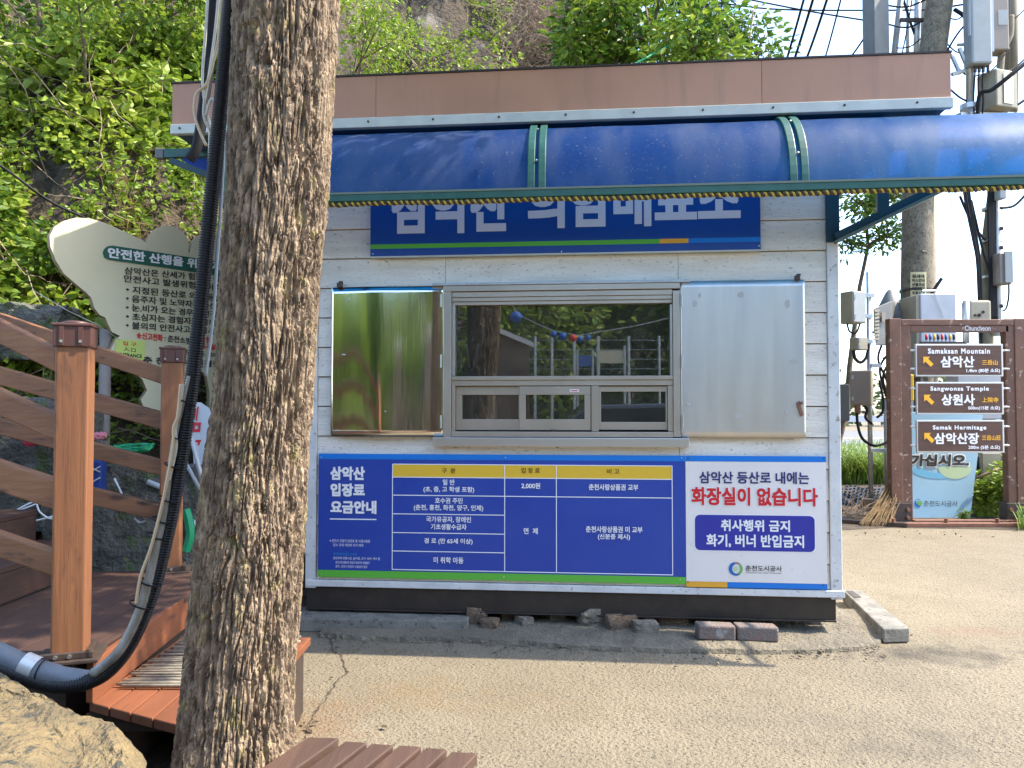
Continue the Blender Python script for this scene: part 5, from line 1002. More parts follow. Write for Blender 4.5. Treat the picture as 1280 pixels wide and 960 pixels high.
# blue banner board behind the stand
BD = 9.75; bb = thing('blue_board', 'pale blue standing board with black lettering behind the trail signs', 'sign', W(1180, 652, BD)); P4 = [W(1133, 515, BD+.12), W(1229, 515, BD+.12), W(1212, 653, BD), W(1139, 653, BD)]
mb = MB(); mb.add(P4 + [p+Vector((0, .03, 0)) for p in P4], [(0, 1, 2, 3), (7, 6, 5, 4)] + [(i, (i+1) % 4, (i+1) % 4+4, i+4) for i in range(4)]); mb.build('panel', 'board_blue', bb, bevel=.003)
zt_, zb_ = P4[0].z, P4[3].z
def b3(off): return lambda x, z: Vector((x, BD + .12*(z-zb_)/(zt_-zb_) - off, z))
def btext(body, r, mt, bd, off, sh=0):
    a_, b_ = W(r[0], r[3], BD+.05), W(r[2], r[1], BD+.05); lettering(bb, body, a_.x, b_.x, a_.z, b_.z, b3(off), mt, bd, shear=sh)
btext('가십시오.', (1136.5, 566.5, 1212.5, 584.5), 'white_print', .09, .004, .02); btext('가십시오.', (1138, 568, 1211, 583), 'ink', .045, .008, .02)
def barc(cx_, cy_, r0, r1, a0, a1, sq, mt, off):
    f3 = b3(off); n = 24; P_ = [(cx_+r0*math.cos(R(a0+(a1-a0)*i/n)), cy_-sq*r0*math.sin(R(a0+(a1-a0)*i/n))) for i in range(n+1)] + [(cx_+r1*math.cos(R(a0+(a1-a0)*i/n)), cy_-2-sq*r1*math.sin(R(a0+(a1-a0)*i/n))) for i in range(n, -1, -1)]
    mb = MB(); vs = []
    for x, y in P_: w = W(x, y, BD+.05); vs.append(f3(w.x, w.z))
    mb.add(vs, [tuple(range(len(vs)))]); mb.build('emblem', mt, bb)
barc(1174, 583, 37, 24, 195, 300, .42, 'arc_blue', .003); barc(1194, 584, 21, 2, 180, 360, .7, 'arc_green', .0036)
btext('춘천도시공사', (1153, 625.5, 1195, 632.5), 'ink', .0, .004); barc(1146.5, 628.5, 5, 3.2, 60, 300, 1, 'logo_blue', .004); barc(1148, 628.5, 3.2, .6, 0, 359, 1, 'logo_green', .0045)
# broom leaning on the stand
br = thing('broom', 'straw broom leaning upside down against the sign stand', 'broom', G(1098, 660)); q = random.Random(12); mb = MB(); top = W(1122, 592, 9.40)
for k in range(210):
    e = W(q.uniform(1074, 1114), q.uniform(652, 661), 9.12+q.uniform(-.10, .10)); e.z = max(.012, e.z); t0 = top + Vector((q.gauss(0, .012), q.gauss(0, .012), q.uniform(-.10, .05))); m_ = t0.lerp(e, .5) + Vector((q.gauss(.02, .02), q.gauss(0, .02), q.gauss(-.0, .02)))
    mb.tube([t0, m_, e], [.004, .0035, .002], 3, cap=False)
mb.build('bristles', 'straw', br); mb = MB(); mb.tube([top-Vector((0, 0, .06)), W(1124, 560, 9.42), W(1128, 500, 9.45)], .016, 8); mb.build('handle', 'branch_pale', br, smooth=True)
for k, (px, py, lb) in enumerate(((1120, 583, 'upper'), (1116, 600, 'lower'))):
    c = W(px+2, py, 9.39); mb = MB(); mb.tube([c + Vector((.024*math.cos(R(40*i)), .024*math.sin(R(40*i)), 0)) for i in range(10)], .006, 5); mb.build('binding', 'rope_red', br)
# timber, net, plants on the verge
mb = MB(); a_, b_ = W(1076, 606, 10.0), W(1118, 615, 9.8); mb.bar((a_.x, a_.y, .12), (b_.x, b_.y, .10), .14, .2); solo(mb, 'timber_block', 'branch', 'old brown timber block on the verge behind the broom', 'timber', bevel=.01)
mb = MB(); q = random.Random(9)
for i in range(10):
    for j in range(2):
        pts = []
        for k in range(11): u, v = (i/9, k/10) if j else (k/10, i/9); p = G(1050+46*u+6*v, 640-26*v); pts.append((p.x*1.0, p.y, .05+.05*mnoise.noise(Vector((u*3, v*3, 2)))+.03*math.sin(u*9)*math.sin(v*7)+.02))
        mb.tube(pts, .013, 4)
solo(mb, 'net_pile', 'net', 'black net spread on the verge beside the booth', 'net')
mb = MB(); q = random.Random(14)
for k in range(260):
    p = G(q.uniform(1048, 1112), q.uniform(640, 654)); d_ = Vector((q.gauss(0, 1), q.gauss(0, .5), abs(q.gauss(0, .3)))).normalized()*q.uniform(.1, .4); a_ = Vector((p.x, p.y, .015+q.uniform(0, .05))); mb.tube([a_, a_+d_*.5+Vector((0, 0, .02)), a_+d_], .004, 3, cap=False)
o = mb.build('twig_litter', 'dry'); o['kind'] = 'stuff'; o['label'] = 'dry twigs lying on the verge beside the booth'; o['category'] = 'twigs'
def grass(name, label, n_, fpos, h, seed, mat='grass', bend=.35, w=.010):
    g_ = np.random.default_rng(seed); base = np.array([fpos(g_) for _ in range(n_)]); a = g_.uniform(0, 6.28, n_); hh_ = h*g_.uniform(.45, 1.15, n_); dr = np.stack([np.cos(a), np.sin(a), np.zeros(n_)], 1); s = np.stack([-np.sin(a), np.cos(a), np.zeros(n_)], 1)*w
    up = np.array([0, 0, 1.]); p1 = base + up*(hh_*.55)[:, None] + dr*(hh_*bend*.25)[:, None]; p2 = base + up*(hh_*.9)[:, None] + dr*(hh_*bend*.8)[:, None]; p3 = base + up*(hh_*.86)[:, None] + dr*(hh_*bend*1.5)[:, None]
    V = np.stack([base-s, base+s, p1+s*.8, p1-s*.8, p2+s*.5, p2-s*.5, p3, p3+s*.1], 1).reshape(-1, 3); b = (np.arange(n_)*8)[:, None]
    Fq = np.concatenate([b+np.array([[0, 1, 2, 3]]), b+np.array([[3, 2, 4, 5]]), b+np.array([[5, 4, 7, 6]])], 0); o = fast_mesh(name, V, Fq, mat, None, np.repeat(g_.uniform(0, 1, n_), 8)); o['kind'] = 'stuff'; o['label'] = label; o['category'] = 'grass'; return o
def gp(x0, x1, y0, y1):
    def f(g_): p = G(g_.uniform(x0, x1), g_.uniform(y0, y1)); return (p.x, p.y, 0)
    return f
grass('grass', 'long bright grass growing behind the booth corner', 2200, gp(1036, 1120, 592, 606), .60, 1, w=.013, bend=.6); grass('grass', 'low grass on the far verge beside the road', 3500, gp(1030, 1290, 566, 592), .5, 2); grass('grass_tuft', 'small grass tuft at the right foot of the sign stand', 60, gp(1274, 1290, 655, 664), .28, 3)
for i, (px, py, d, h, lb) in enumerate(((1246, 655, 9.75, .52, 'leafy green plant at the right post of the sign stand'), (1232, 654, 10.1, .40, 'lower leafy plant beside the pale blue board'), (1256, 650, 10.2, .6, 'tallest leafy plant behind the right foot plate'), (1201, 655, 9.55, .10, 'little weed before the pale blue board'))):
    b = W(px, py, d); sapling(lb, 'verge_plant', 0, 0, 0, h, .008, 70+i, 'leaf_bright', 6 if i < 3 else 2, .05 if i < 3 else .015, .075 if i < 3 else .04, 8 if i < 3 else 3, (0, -.05), 2, base=(b.x, d, 0), cat='plant', wide=.5, blen=.5, start=.1)
for i, (x, y, h, w_) in enumerate(((9, 52, 2.6, 3), (15, 54, 3.2, 4), (22, 56, 2.8, 4), (29, 55, 3.4, 4), (36, 58, 3, 4), (44, 60, 3.4, 5))):
    t = thing('far_bush', '%s of the bushes beyond the road counted from the booth corner' % ['first', 'second', 'third', 'fourth', 'fifth', 'sixth'][i], 'bush', (x, y, 0), 'bushes beyond the road'); g_ = np.random.default_rng(i); P = g_.normal(size=(900, 3))*np.array([w_*.4, .8, h*.28]) + np.array([x, y, h*.5]); P[:, 2] = np.abs(P[:, 2]); V, Fq, A = leaves(P, np.full(900, .45), .2, .7, seed=i); fast_mesh('crown', V, Fq, 'leaf_far', t, A)
gr = thing('guard_rail', 'pale guard rail along the far road', 'guard rail', (20, 45, 0)); mb = MB(); mb.box(2, 70, 45, 45.08, .5, .85); mb.build('beam', 'box_white', gr)
for k in range(14): mb = MB(); mb.box(4+k*4.7, 4.14+k*4.7, 45.1, 45.24, 0, .8); mb.build('post', 'box_grey', gr)

# ------------------------------------------------------------------ utility poles and their equipment
def pole(name, label, pts, d, mat, n=20, group=None):
    """pts: (px, py, width in px); carried down to the ground"""
    P_ = [W(x, y, d) for x, y, w in pts]; rs = [w/2/F*d for x, y, w in pts]; b = P_[-1]; P_.append(Vector((b.x, d, 0))); rs.append(rs[-1]*1.03); P_.reverse(); rs.reverse()
    t = thing(name, label, 'utility pole', (P_[0].x, d, 0), group); mb = MB(); mb.tube(P_, rs, n); mb.build('shaft', mat, t, smooth=True); return t
p1 = pole('concrete_pole', 'thick stained concrete utility pole with a yellow notice behind the bracket', [(1186, -90, 30), (1175, 0, 31), (1165, 70, 32), (1147, 240, 35), (1145, 420, 37)], 11.2, 'conc_pole')
pr = W(1146, 305, 11.2).x - W(1128, 305, 11.2).x
def kid(t, name, f, mat, **k):
    mb = MB(); f(mb); return mb.build(name, mat, t, ID, **k)
kid(p1, 'cable', lambda m: m.tube([W(1165.5, 235, 11.15), W(1164.5, 320, 11.12), W(1163, 372, 11.1)], .022, 6), 'cable_black', smooth=True)
kid(p1, 'stay_rod', lambda m: m.tube([W(1160, 374, 10.95), W(1177, 348, 10.95)], .024, 6), 'cable_black')
kid(p1, 'step_bolt', lambda m: m.tube([W(1158, 315, 10.98), W(1152, 314, 10.9)], .015, 6), 'dark_metal')
kid(p1, 'band', lambda m: m.tube([W(1145, 362, 11.2), W(1145, 365, 11.2)], pr+.012, 20), 'dark_metal')
pcx = W(1145.8, 355, 11.2).x
def cyl(px, py, rad):                                   # where a sight line meets the round pole
    r_ = ray(px, py); a_ = r_.x**2+r_.y**2; b_ = -(r_.x*pcx+r_.y*11.2); c_ = pcx**2+11.2**2-rad**2; return Vector((0, 0, CAMZ)) + r_*((-b_-math.sqrt(max(0, b_*b_-a_*c_)))/a_)
kid(p1, 'notice', lambda m: m.add([cyl(1138+20*i/8, y, pr+.012) for i in range(9) for y in (340, 372)], [(2*i, 2*i+1, 2*i+3, 2*i+2) for i in range(8)]), 'paper_yellow')
for k, body in enumerate(('대중교통이용', '버스안내', '산불조심', '여름집결지', '수호시설')):
    lettering(p1, body, 1140, 1156, 347.5+k*5.2, 343+k*5.2, lambda x, z: cyl(x, z, pr+.022), 'ink', .04)

# long grey cabinet and pipes fixed to the pole above the roof
an = thing('antenna_box', 'long two toned antenna box left of the thick pole above the roof', 'antenna', W(1096, 150, 11.4)); a_ = W(1083, 0, 11.4); b_ = W(1092, 0, 11.2); c_ = W(1110, 0, 11.35)
zt, zb = W(1096, -70, 11.3).z, W(1096, 160, 11.3).z
mb = MB(); mb.prism([(a_.x-.02, 11.5), (b_.x, 11.18), (c_.x, 11.32), (c_.x-.08, 11.62)], lambda u, v, t: (u, v, t), zb, zt); mb.build('case', 'unit_grey', an, bevel=.01)
mb = MB()
for py in (-20, 130): mb.bar(W(1104, py, 11.45), W(1172-py*.05, py, 11.3), .05, .06)
mb.build('bracket', 'galv', an)
for i, (a_, b_, r_, mt, lb) in enumerate((((1129, -30, 11.6), (1113, 110, 11.6), .045, 'box_grey', 'slanting grey pipe between antenna box and thick pole'), ((1148, -40, 11.7), (1145, 110, 11.7), .05, 'galv', 'upright green grey pipe beside the thick pole'), ((1136, -40, 11.9), (1134, 110, 11.9), .03, 'galv', 'thin upright pipe left of the green grey pipe'))):
    mb = MB(); mb.tube([W(*a_), W(*b_)], r_, 10); t = solo(mb, 'support_pipe', mt, lb, 'pipe', smooth=True)
    kid(t, 'clamp', lambda m: m.bar(W(a_[0]-4, 25, a_[2]-.05), W(1172, 25, 11.5), .04, .05), 'dark_metal')
mb = MB(); mb.tube([W(1157, -60, 13), W(1156, 200, 13)], .14, 14); mb.tube([W(1156, 200, 13), (W(1156, 200, 13).x, 13, 0)], .15, 14); solo(mb, 'concrete_pole', 'conc_pole_plain', 'plain buff concrete pole standing behind the thick stained pole', 'utility pole', smooth=True)
# right group
p2 = pole('cable_pole', 'brown cable pole wrapped in black cables at the right', [(1270, -60, 11), (1262, 60, 13), (1248, 200, 15), (1236, 300, 16), (1232, 390, 17)], 11.6, 'conc_pole_plain')
kid(p2, 'side_pipe', lambda m: m.tube([W(1246, 200, 11.45), W(1246, 330, 11.45), W(1247, 420, 11.45)], .055, 10), 'pipe_grey', smooth=True)
for k in range(6):
    kid(p2, 'cable', lambda m: m.tube(path([(1236+k*1.8, 190, 11.38-.01*k), (1235.5+k*1.7, 260, 11.38), (1237+k*1.5, 330, 11.38), (1238+k*1.6, 400, 11.38)], 11.38), .018, 6), 'cable_black', smooth=True)
for k, x in enumerate((0, 2.5, 5, 7)):
    mb = MB(); mb.tube(path([(1198+x*1.2, 180), (1206+x, 250), (1216+x*.8, 300), (1221+x*.6, 330), (1224+x*.5, 400), (1228, 440)], 11.3), .012+.004*(k % 2), 5); solo(mb, 'drop_cable', 'cable_black', ['leftmost', 'second', 'third', 'rightmost'][k] + ' of the black drop cables swinging onto the cable pole', 'cable', 'drop cables at the cable pole', smooth=True)
kid(p2, 'band', lambda m: [m.tube([W(1240, y, 11.55), W(1240, y+3, 11.55)], .14, 14) for y in (260, 300, 345)], 'galv')
ms = thing('antenna_mast', 'grey antenna mast with flange standing above the awning', 'mast', W(1212, 140, 11)); kid(ms, 'mast', lambda m: m.tube([W(1213, -60, 11), W(1212, 133, 11)], .052, 12), 'galv', smooth=True)
kid(ms, 'flange', lambda m: m.tube([W(1212, 131, 11), W(1212, 137, 11)], .13, 12), 'galv'); kid(ms, 'platform', lambda m: m.bar(W(1196, 146, 11), W(1262, 146, 11.2), .16, .08), 'galv')
kid(ms, 'brace', lambda m: (m.tube([W(1199, 60, 11), W(1211, 88, 11)], .03, 6), m.tube([W(1190, 70, 11.1), W(1200, 92, 11)], .03, 6), m.tube([W(1190, 93, 11), W(1214, 86, 11)], .028, 6), m.tube([W(1197, 56, 11), W(1218, 55, 11)], .022, 6)), 'galv')
pa = thing('panel_antenna', 'tall pale grey panel antenna in front of the mast', 'antenna', W(1227, 80, 10.8)); kid(pa, 'case', lambda m: wb(m, 1215, -70, 1239, 79, 10.8, .22), 'box_grey', bevel=.03); kid(pa, 'rib', lambda m: (wb(m, 1212.5, -70, 1214.6, 44, 10.82, .05), wb(m, 1239.4, -70, 1240.6, 64, 10.82, .08)), 'box_white'); kid(pa, 'connector', lambda m: [m.tube([W(x, 78, 10.9), W(x, 90, 10.9)], .022, 6) for x in (1219, 1224, 1229, 1235)], 'dark_metal')
kid(pa, 'clamp', lambda m: m.bar(W(1214, 56, 10.96), W(1222, 56, 10.96), .1, .05), 'galv')
kid(pa, 'cable', lambda m: [m.tube(path([(x, 88), (x-1, 105), (x-2+k, 125), (x-1, 145)], 10.92), .012, 5) for k, x in enumerate((1219, 1224, 1229))], 'cable_black', smooth=True)
rx_ = thing('radio_unit', 'brownish radio unit right of the panel antenna', 'equipment box', W(1250, 62, 11)); kid(rx_, 'case', lambda m: wb(m, 1241, -60, 1260, 62, 11.05, .25), 'box_dark', bevel=.02); kid(rx_, 'label', lambda m: wb(m, 1248, 12, 1260, 31, 11.045, .003), 'box_grey'); kid(rx_, 'arm', lambda m: m.tube(path([(1263, 20, 11.2), (1262, 45, 11.2), (1253, 62, 11.2), (1250, 90, 11.2)], 11.2), .05, 8), 'conc_pole_plain', smooth=True)
bz_ = thing('beige_box', 'beige equipment box with pale label above the awning', 'equipment box', W(1249, 137, 10.9)); kid(bz_, 'case', lambda m: m.obox((W(1249, 114, 11).x, 11.05, W(1249, 114, 11).z), (.19, .06, 0), (-.05, .15, 0), (0, 0, .27)), 'box_beige', bevel=.02); kid(bz_, 'label', lambda m: m.obox((W(1255, 114, 11).x, 10.895, W(1255, 114, 11).z), (.085, .027, 0), (0, .002, 0), (0, 0, .22)), 'cream')
mb = MB(); mb.tube([W(1268, -40, 11.4), W(1267, 140, 11.4)], .055, 10); solo(mb, 'support_pipe', 'conc_pole_plain', 'buff upright pipe at the right picture edge above the awning', 'pipe', smooth=True)
mb = MB(); mb.tube(path([(1290, 72, 10.6), (1262, 95, 10.6), (1240, 112, 10.7), (1225, 118, 10.8), (1222, 150, 10.9)], 10.7), .03, 8); solo(mb, 'feeder_cable', 'cable_black', 'thick black cable curving in front of the beige box', 'cable', smooth=True)
bx = lambda name, label, r, d, th, mat, cat='equipment box', bev=.012: (lambda t: (kid(t, 'case', lambda m: wb(m, *r, d, th), mat, bevel=bev), t)[1])(thing(name, label, cat, W((r[0]+r[2])/2, r[3], d)))
t = bx('pole_box', 'grey brown box on the right side of the cable pole', (1250, 316, 1264.5, 355), 11.2, .18, 'box_dark'); kid(t, 'side', lambda m: wb(m, 1257, 314, 1266, 353, 11.17, .028), 'box_grey'); kid(t, 'arm', lambda m: m.bar(W(1240, 320, 11.4), W(1256, 322, 11.3), .04, .05), 'galv'); kid(t, 'cable', lambda m: m.tube(path([(1261, 354), (1261, 370), (1258, 385), (1253, 389)], 11.25), .014, 5), 'cable_black', smooth=True)
kid(p2, 'bracket', lambda m: [m.tube([W(1242, 330+k*7, 11.35), W(1256, 322+k*6, 11.3)], .012, 5) for k in range(4)], 'galv')
kid(p2, 'ceramic', lambda m: [m.tube([W(1250, y, 11.4), W(1254, y-1, 11.38)], .03, 8) for y in (286, 310, 383)], 'dark_metal')
t = bx('pole_box', 'small grey box high on the cable pole under the awning', (1250, 226, 1258, 248), 11.2, .14, 'box_grey'); kid(t, 'arm', lambda m: m.bar(W(1240, 246, 11.4), W(1252, 242, 11.3), .03, .04), 'galv')
t = bx('control_box', 'rounded beige control box above the sign stand header', (1212.5, 375, 1239.5, 412), 10.7, .22, 'box_beige', bev=.03); kid(t, 'dial', lambda m: [m.tube([W(x, y, 10.70), W(x, y, 10.685)], r_, 10) for x, y, r_ in ((1224, 394, .025), (1229, 390, .02), (1219, 394, .018))], 'dark_metal'); kid(t, 'bracket', lambda m: m.bar(W(1232, 405, 10.9), W(1232, 405, 11.55), .08, .08), 'galv')
t = bx('meter_cabinet', 'pale blue grey cabinet above the sign stand beside the thick pole', (1152, 367, 1195, 470), 10.3, .5, 'box_white'); kid(t, 'side', lambda m: wb(m, 1146.5, 369, 1151.6, 470, 10.32, .45), 'box_beige'); kid(t, 'handle_rail', lambda m: m.tube([W(1153, 366, 10.4), W(1153, 363.5, 10.4), W(1193, 363, 10.4), W(1194, 366, 10.4)], .012, 6), 'galv'); kid(t, 'stand', lambda m: [m.bar(W(x, 470, 10.5), Vector((W(x, 470, 10.5).x, 10.5, 0)), .06, .06, (0, 1, 0)) for x in (1155, 1190)], 'galv')
kid(t, 'wire', lambda m: m.tube(path([(1168, 367, 10.28), (1172, 378, 10.28), (1180, 397, 10.28)], 10.28), .006, 4), 'galv')
mb = MB(); mb.tube([W(1207.5, 376, 10.6), W(1207.5, 430, 10.6)], .042, 10); mb.tube([W(1207.5, 430, 10.6), (W(1207.5, 430, 10.6).x, 10.6, 0)], .042, 10); solo(mb, 'vent_pipe', 'galv', 'short shiny pipe rising behind the sign stand header', 'pipe', smooth=True)
# colourful connectors and cabinets seen through the stand
t = bx('switch_cabinet', 'pale switch cabinet behind the top trail sign with coloured connectors', (1198, 436, 1258, 524), 10.0, .3, 'box_white'); kid(t, 'stand', lambda m: [m.bar(W(x, 524, 10.2), Vector((W(x, 524, 10.2).x, 10.2, 0)), .06, .06, (0, 1, 0)) for x in (1203, 1255)], 'galv')
kid(t, 'connector_bar', lambda m: m.bar(W(1150, 428.5, 10.0), W(1206, 428.5, 10.0), .03, .03), 'dark_metal')
for k, mt in enumerate(('red_print', 'metal_blue', 'orange_strip', 'ink', 'red_print', 'metal_blue', 'orange_strip', 'ink')): kid(t, 'connector', lambda m: (m.tube([W(1158+k*4.9, 418, 10.0), W(1158+k*4.9, 424.5, 10.0)], .016, 8)), mt, smooth=True); kid(t, 'connector_tail', lambda m: m.tube([W(1158+k*4.9, 424.7, 10.0), W(1158+k*4.9, 430, 10.0)], .011, 6), 'box_white')
t = bx('yellow_case', 'yellow case glimpsed behind the left post of the sign stand', (1134, 468, 1142.5, 501), 9.95, .2, 'yellow'); kid(t, 'leg', lambda m: m.bar(W(1138, 501, 10.05), Vector((W(1138, 501, 10.05).x, 10.05, 0)), .05, .05, (0, 1, 0)), 'galv')
t = bx('low_cabinet', 'weathered beige cabinet low behind the right half of the stand', (1229, 566, 1262, 652), 10.5, .3, 'box_beige')
mb = MB(); mb.tube([W(1214, 600, 9.9), W(1248, 586, 9.95), W(1256, 584, 9.95)], .02, 7); solo(mb, 'wooden_stick', 'branch_pale', 'bare wooden stick leaning across the low cabinet', 'stick', smooth=True)
kid(t, 'cable', lambda m: m.tube(path([(1222, 570), (1224, 590), (1232, 605), (1245, 600), (1252, 612)], 10.4), .022, 6), 'cable_black', smooth=True)
# left group on a pipe post
pp_ = thing('pipe_post', 'grey pipe post carrying boxes beside the booth corner', 'post', (W(1087, 500, 10.2).x, 10.2, 0)); kid(pp_, 'pipe', lambda m: m.tube([W(1085.5, 340, 10.2), W(1087, 500, 10.2), (W(1087.5, 520, 10.2).x, 10.2, 0)], .03, 10), 'galv', smooth=True)
for x0, x1, y in ((1078, 1092, 369.5), (1078, 1090, 395), (1080, 1090, 427), (1088, 1100, 457), (1087, 1118, 563)): kid(pp_, 'clamp', lambda m: m.bar(W(x0, y, 10.18), W(x1, y, 10.18), .06, .05), 'galv')
def abox(name, label, cx_, cy_, w_, h_, d, mats, ang=35):
    t = thing(name, label, 'equipment box', W(cx_, cy_+h_/2, d)); c = W(cx_, cy_, d); wx, hz_ = w_/2/F*d, h_/2/F*d; a = R(ang); ca_, sa_ = math.cos(a), math.sin(a)
    kid(t, 'case', lambda m: m.obox(c, (wx*.8*ca_, -wx*.8*sa_, 0), (wx*.7*sa_, wx*.7*ca_, 0), (0, 0, hz_)), mats[0], bevel=.012)
    kid(t, 'door', lambda m: m.obox(c + Vector((-wx*.72*sa_, -wx*.72*ca_, 0)), (wx*.72*ca_, -wx*.72*sa_, 0), (.006*sa_, .006*ca_, 0), (0, 0, hz_*.93)), mats[1], bevel=.004)
    for s in (-1, 1): kid(t, 'latch', lambda m: m.obox(c + Vector((-wx*.76*sa_-wx*.6*ca_, -wx*.76*ca_+wx*.6*sa_, s*hz_*.6)), (.012, 0, 0), (0, .01, 0), (0, 0, .025)), 'galv')
    return t
t = abox('pole_box', 'grey box with latches at the top of the pipe post', 1066, 385, 28, 40, 10.15, ('box_beige', 'box_grey'), -25); kid(t, 'cable', lambda m: m.tube(path([(1059, 404), (1062, 414), (1070, 416), (1075, 405)], 10.15), .013, 5), 'cable_black', smooth=True)
t = abox('pole_box', 'small beige junction box below the top grey box', 1073, 430, 20, 16, 10.15, ('box_beige', 'box_beige'), -20); kid(t, 'cable', lambda m: m.tube(path([(1067, 438), (1069, 448), (1076, 453), (1083, 446), (1086, 430)], 10.12), .022, 6), 'cable_black', smooth=True)
t = abox('pole_box', 'large ribbed beige grey box low on the pipe post', 1077, 485, 31, 44, 10.1, ('box_beige', 'box_dark'), 30); kid(t, 'cable', lambda m: (m.tube(path([(1071, 508), (1072, 530), (1078, 548), (1092, 557), (1106, 554), (1116, 546)], 10.05), .018, 6), m.tube(path([(1079, 506), (1084, 512), (1082, 522), (1090, 530)], 10.05), .018, 6), m.tube(path([(1099, 475), (1104, 500), (1103, 515), (1096, 522)], 10.05), .016, 6)), 'cable_black', smooth=True); kid(t, 'gland', lambda m: m.tube([W(1072, 504, 10.05), W(1072, 516, 10.05)], .04, 8), 'rust')
ac = thing('outdoor_unit', 'grey louvred outdoor unit right of the pipe post', 'equipment box', W(1105, 432, 10.3)); kid(ac, 'case', lambda m: m.add([W(1091, 386, 10.25), W(1114, 376, 10.35), W(1114, 431, 10.35), W(1094, 432, 10.25), W(1091, 386, 10.6)+Vector((.1, 0, 0)), W(1114, 376, 10.7)+Vector((.05, 0, 0)), W(1114, 431, 10.7)+Vector((.05, 0, 0)), W(1094, 432, 10.6)+Vector((.1, 0, 0))], [(0, 1, 2, 3), (4, 5, 6, 7), (0, 1, 5, 4), (1, 2, 6, 5), (2, 3, 7, 6), (3, 0, 4, 7)]), 'unit_grey', bevel=.01)
for k in range(9): kid(ac, 'louvre', lambda m: m.bar(W(1093, 389+k*4.4, 10.235), W(1098.5, 388+k*4.4, 10.26), .02, .025), 'box_beige')
kid(ac, 'label', lambda m: m.bar(W(1102, 396, 10.265), W(1107, 396, 10.287), .01, .13), 'box_dark'); kid(ac, 'arm', lambda m: m.bar(W(1087, 415, 10.25), W(1093, 415, 10.3), .05, .05), 'galv')
cn = thing('cone_cap', 'grey conical cap rising behind the louvred unit', 'cap', W(1112, 392, 10.9)); c = W(1113, 392, 10.9); kid(cn, 'cone', lambda m: m.lathe((c.x, 10.9, c.z-.2), [(.22, 0), (.21, .2), (.06, .50), (.03, .535), (.004, .545)], 18), 'unit_grey', smooth=True); kid(cn, 'post', lambda m: m.tube([(c.x, 10.9, 0), (c.x, 10.9, c.z-.2)], .04, 8), 'galv')
mb = MB(); mb.tube([W(1108, 500, 10.6), (W(1108, 500, 10.6).x, 10.6, 0)], .04, 8); solo(mb, 'grey_post', 'galv', 'plain grey post beside the left side of the sign stand', 'post', smooth=True)
for k, pts in enumerate(([(1112, 440), (1100, 460), (1106, 490), (1114, 510), (1118, 530)], [(1108, 432), (1112, 450), (1104, 470), (1110, 500), (1120, 525)], [(1102, 432), (1098, 450), (1109, 478), (1112, 505)])):
    mb = MB(); mb.tube(path(pts, 10.4), .016, 5); solo(mb, 'hanging_cable', 'cable_black', ['longest', 'middle', 'shortest'][k] + ' of the cables dangling under the louvred unit', 'cable', 'cables under the louvred unit', smooth=True)
bk = thing('black_panel', 'black rounded panel peeking out behind the booth corner', 'panel', W(1056, 527, 9.0)); a_, b_ = W(1044, 527, 9.0), W(1062, 480, 9.0); kid(bk, 'panel', lambda m: m.prism(rrect(a_.x, b_.x, a_.z, b_.z, .03), lambda u, v, t: (u, t, v), 9.0, 9.06), 'rubber', bevel=.008); kid(bk, 'leg', lambda m: m.tube([((a_.x+b_.x)/2-.04, 9.08, 0), ((a_.x+b_.x)/2-.04, 9.08, a_.z+.1)], .025, 8), 'galv')
# overhead wires
WR = [((1010, -20, 9), (955, 150, 11), 'first', .016), ((1022, -20, 9), (962, 150, 11), 'second', .018), ((1040, -20, 9), (985, 120, 11), 'third', .017), ((1056, -20, 9), (1010, 130, 11), 'fourth', .011)]
for a_, b_, nm, r_ in WR:
    mb = MB(); m_ = (W(*a_)+W(*b_))/2 - Vector((0, 0, .12)); mb.tube(bez([W(*a_), m_, W(*b_)], 8), r_, 5); solo(mb, 'overhead_wire', 'cable_black', nm + ' from the left of the steep black wires crossing the sky', 'wire', 'steep black wires')
for k, (pts, lb) in enumerate((([(860, -3, 12), (960, 11, 12), (1084, 13, 12), (1180, 12, 11.6)], 'nearly level black wire across the blue sky'), ([(880, -12, 12), (1000, 12, 12), (1078, 25, 11.8), (1085, 26, 11.5)], 'black wire sagging down to the antenna box'), ([(1050, 85, 11.6), (1066, 68, 11.6), (1084, 42, 11.5)], 'short thick wire rising to the antenna box'), ([(1190, 8, 11.2), (1208, 5, 11.1)], 'short wire from thick pole to mast'), ([(1193, 12, 11.2), (1205, 20, 11.1), (1212, 30, 11.05)], 'thick blue black cable bending to the mast'), ([(1180, 70, 11.2), (1195, 45, 11.1), (1207, 30, 11)], 'black cable rising from roof end to the mast'), ([(1188, 112, 11.1), (1200, 122, 11), (1212, 128, 11)], 'black cable curving to the mast flange'), ([(1186, 238, 11.3), (1196, 300, 11.3), (1207, 372, 11)], 'pale thin wire slanting down to the vent pipe'))):
    mb = MB(); mb.tube(path(pts, 11), .006 if k == 7 else (.03 if k == 4 else .014), 5); solo(mb, 'overhead_wire', 'pipe_grey' if k == 7 else 'cable_black', lb, 'wire', smooth=True)
q = random.Random(77); ci = -1
CL = ['topmost black cable from antenna box to thick pole', 'second cable down from antenna box to thick pole', 'lowest cable from slanting pipe to thick pole', 'upper cable from thick pole to the mast', 'lower cable from thick pole to the mast', 'cable leaving the radio unit for the right picture edge', 'cable passing right above the beige box', 'steep cable from roof end to the panel antenna foot', 'cable leaving the mast platform to the right', 'steep cable crossing the green grey pipe downwards right', 'steep cable crossing the green grey pipe downwards left', 'cable from panel antenna foot up to the radio unit arm', 'upper cable swinging onto the cable pole under the awning', 'longer cable swinging down the cable pole under the awning', 'cable from the cable pole to the right edge under the awning']
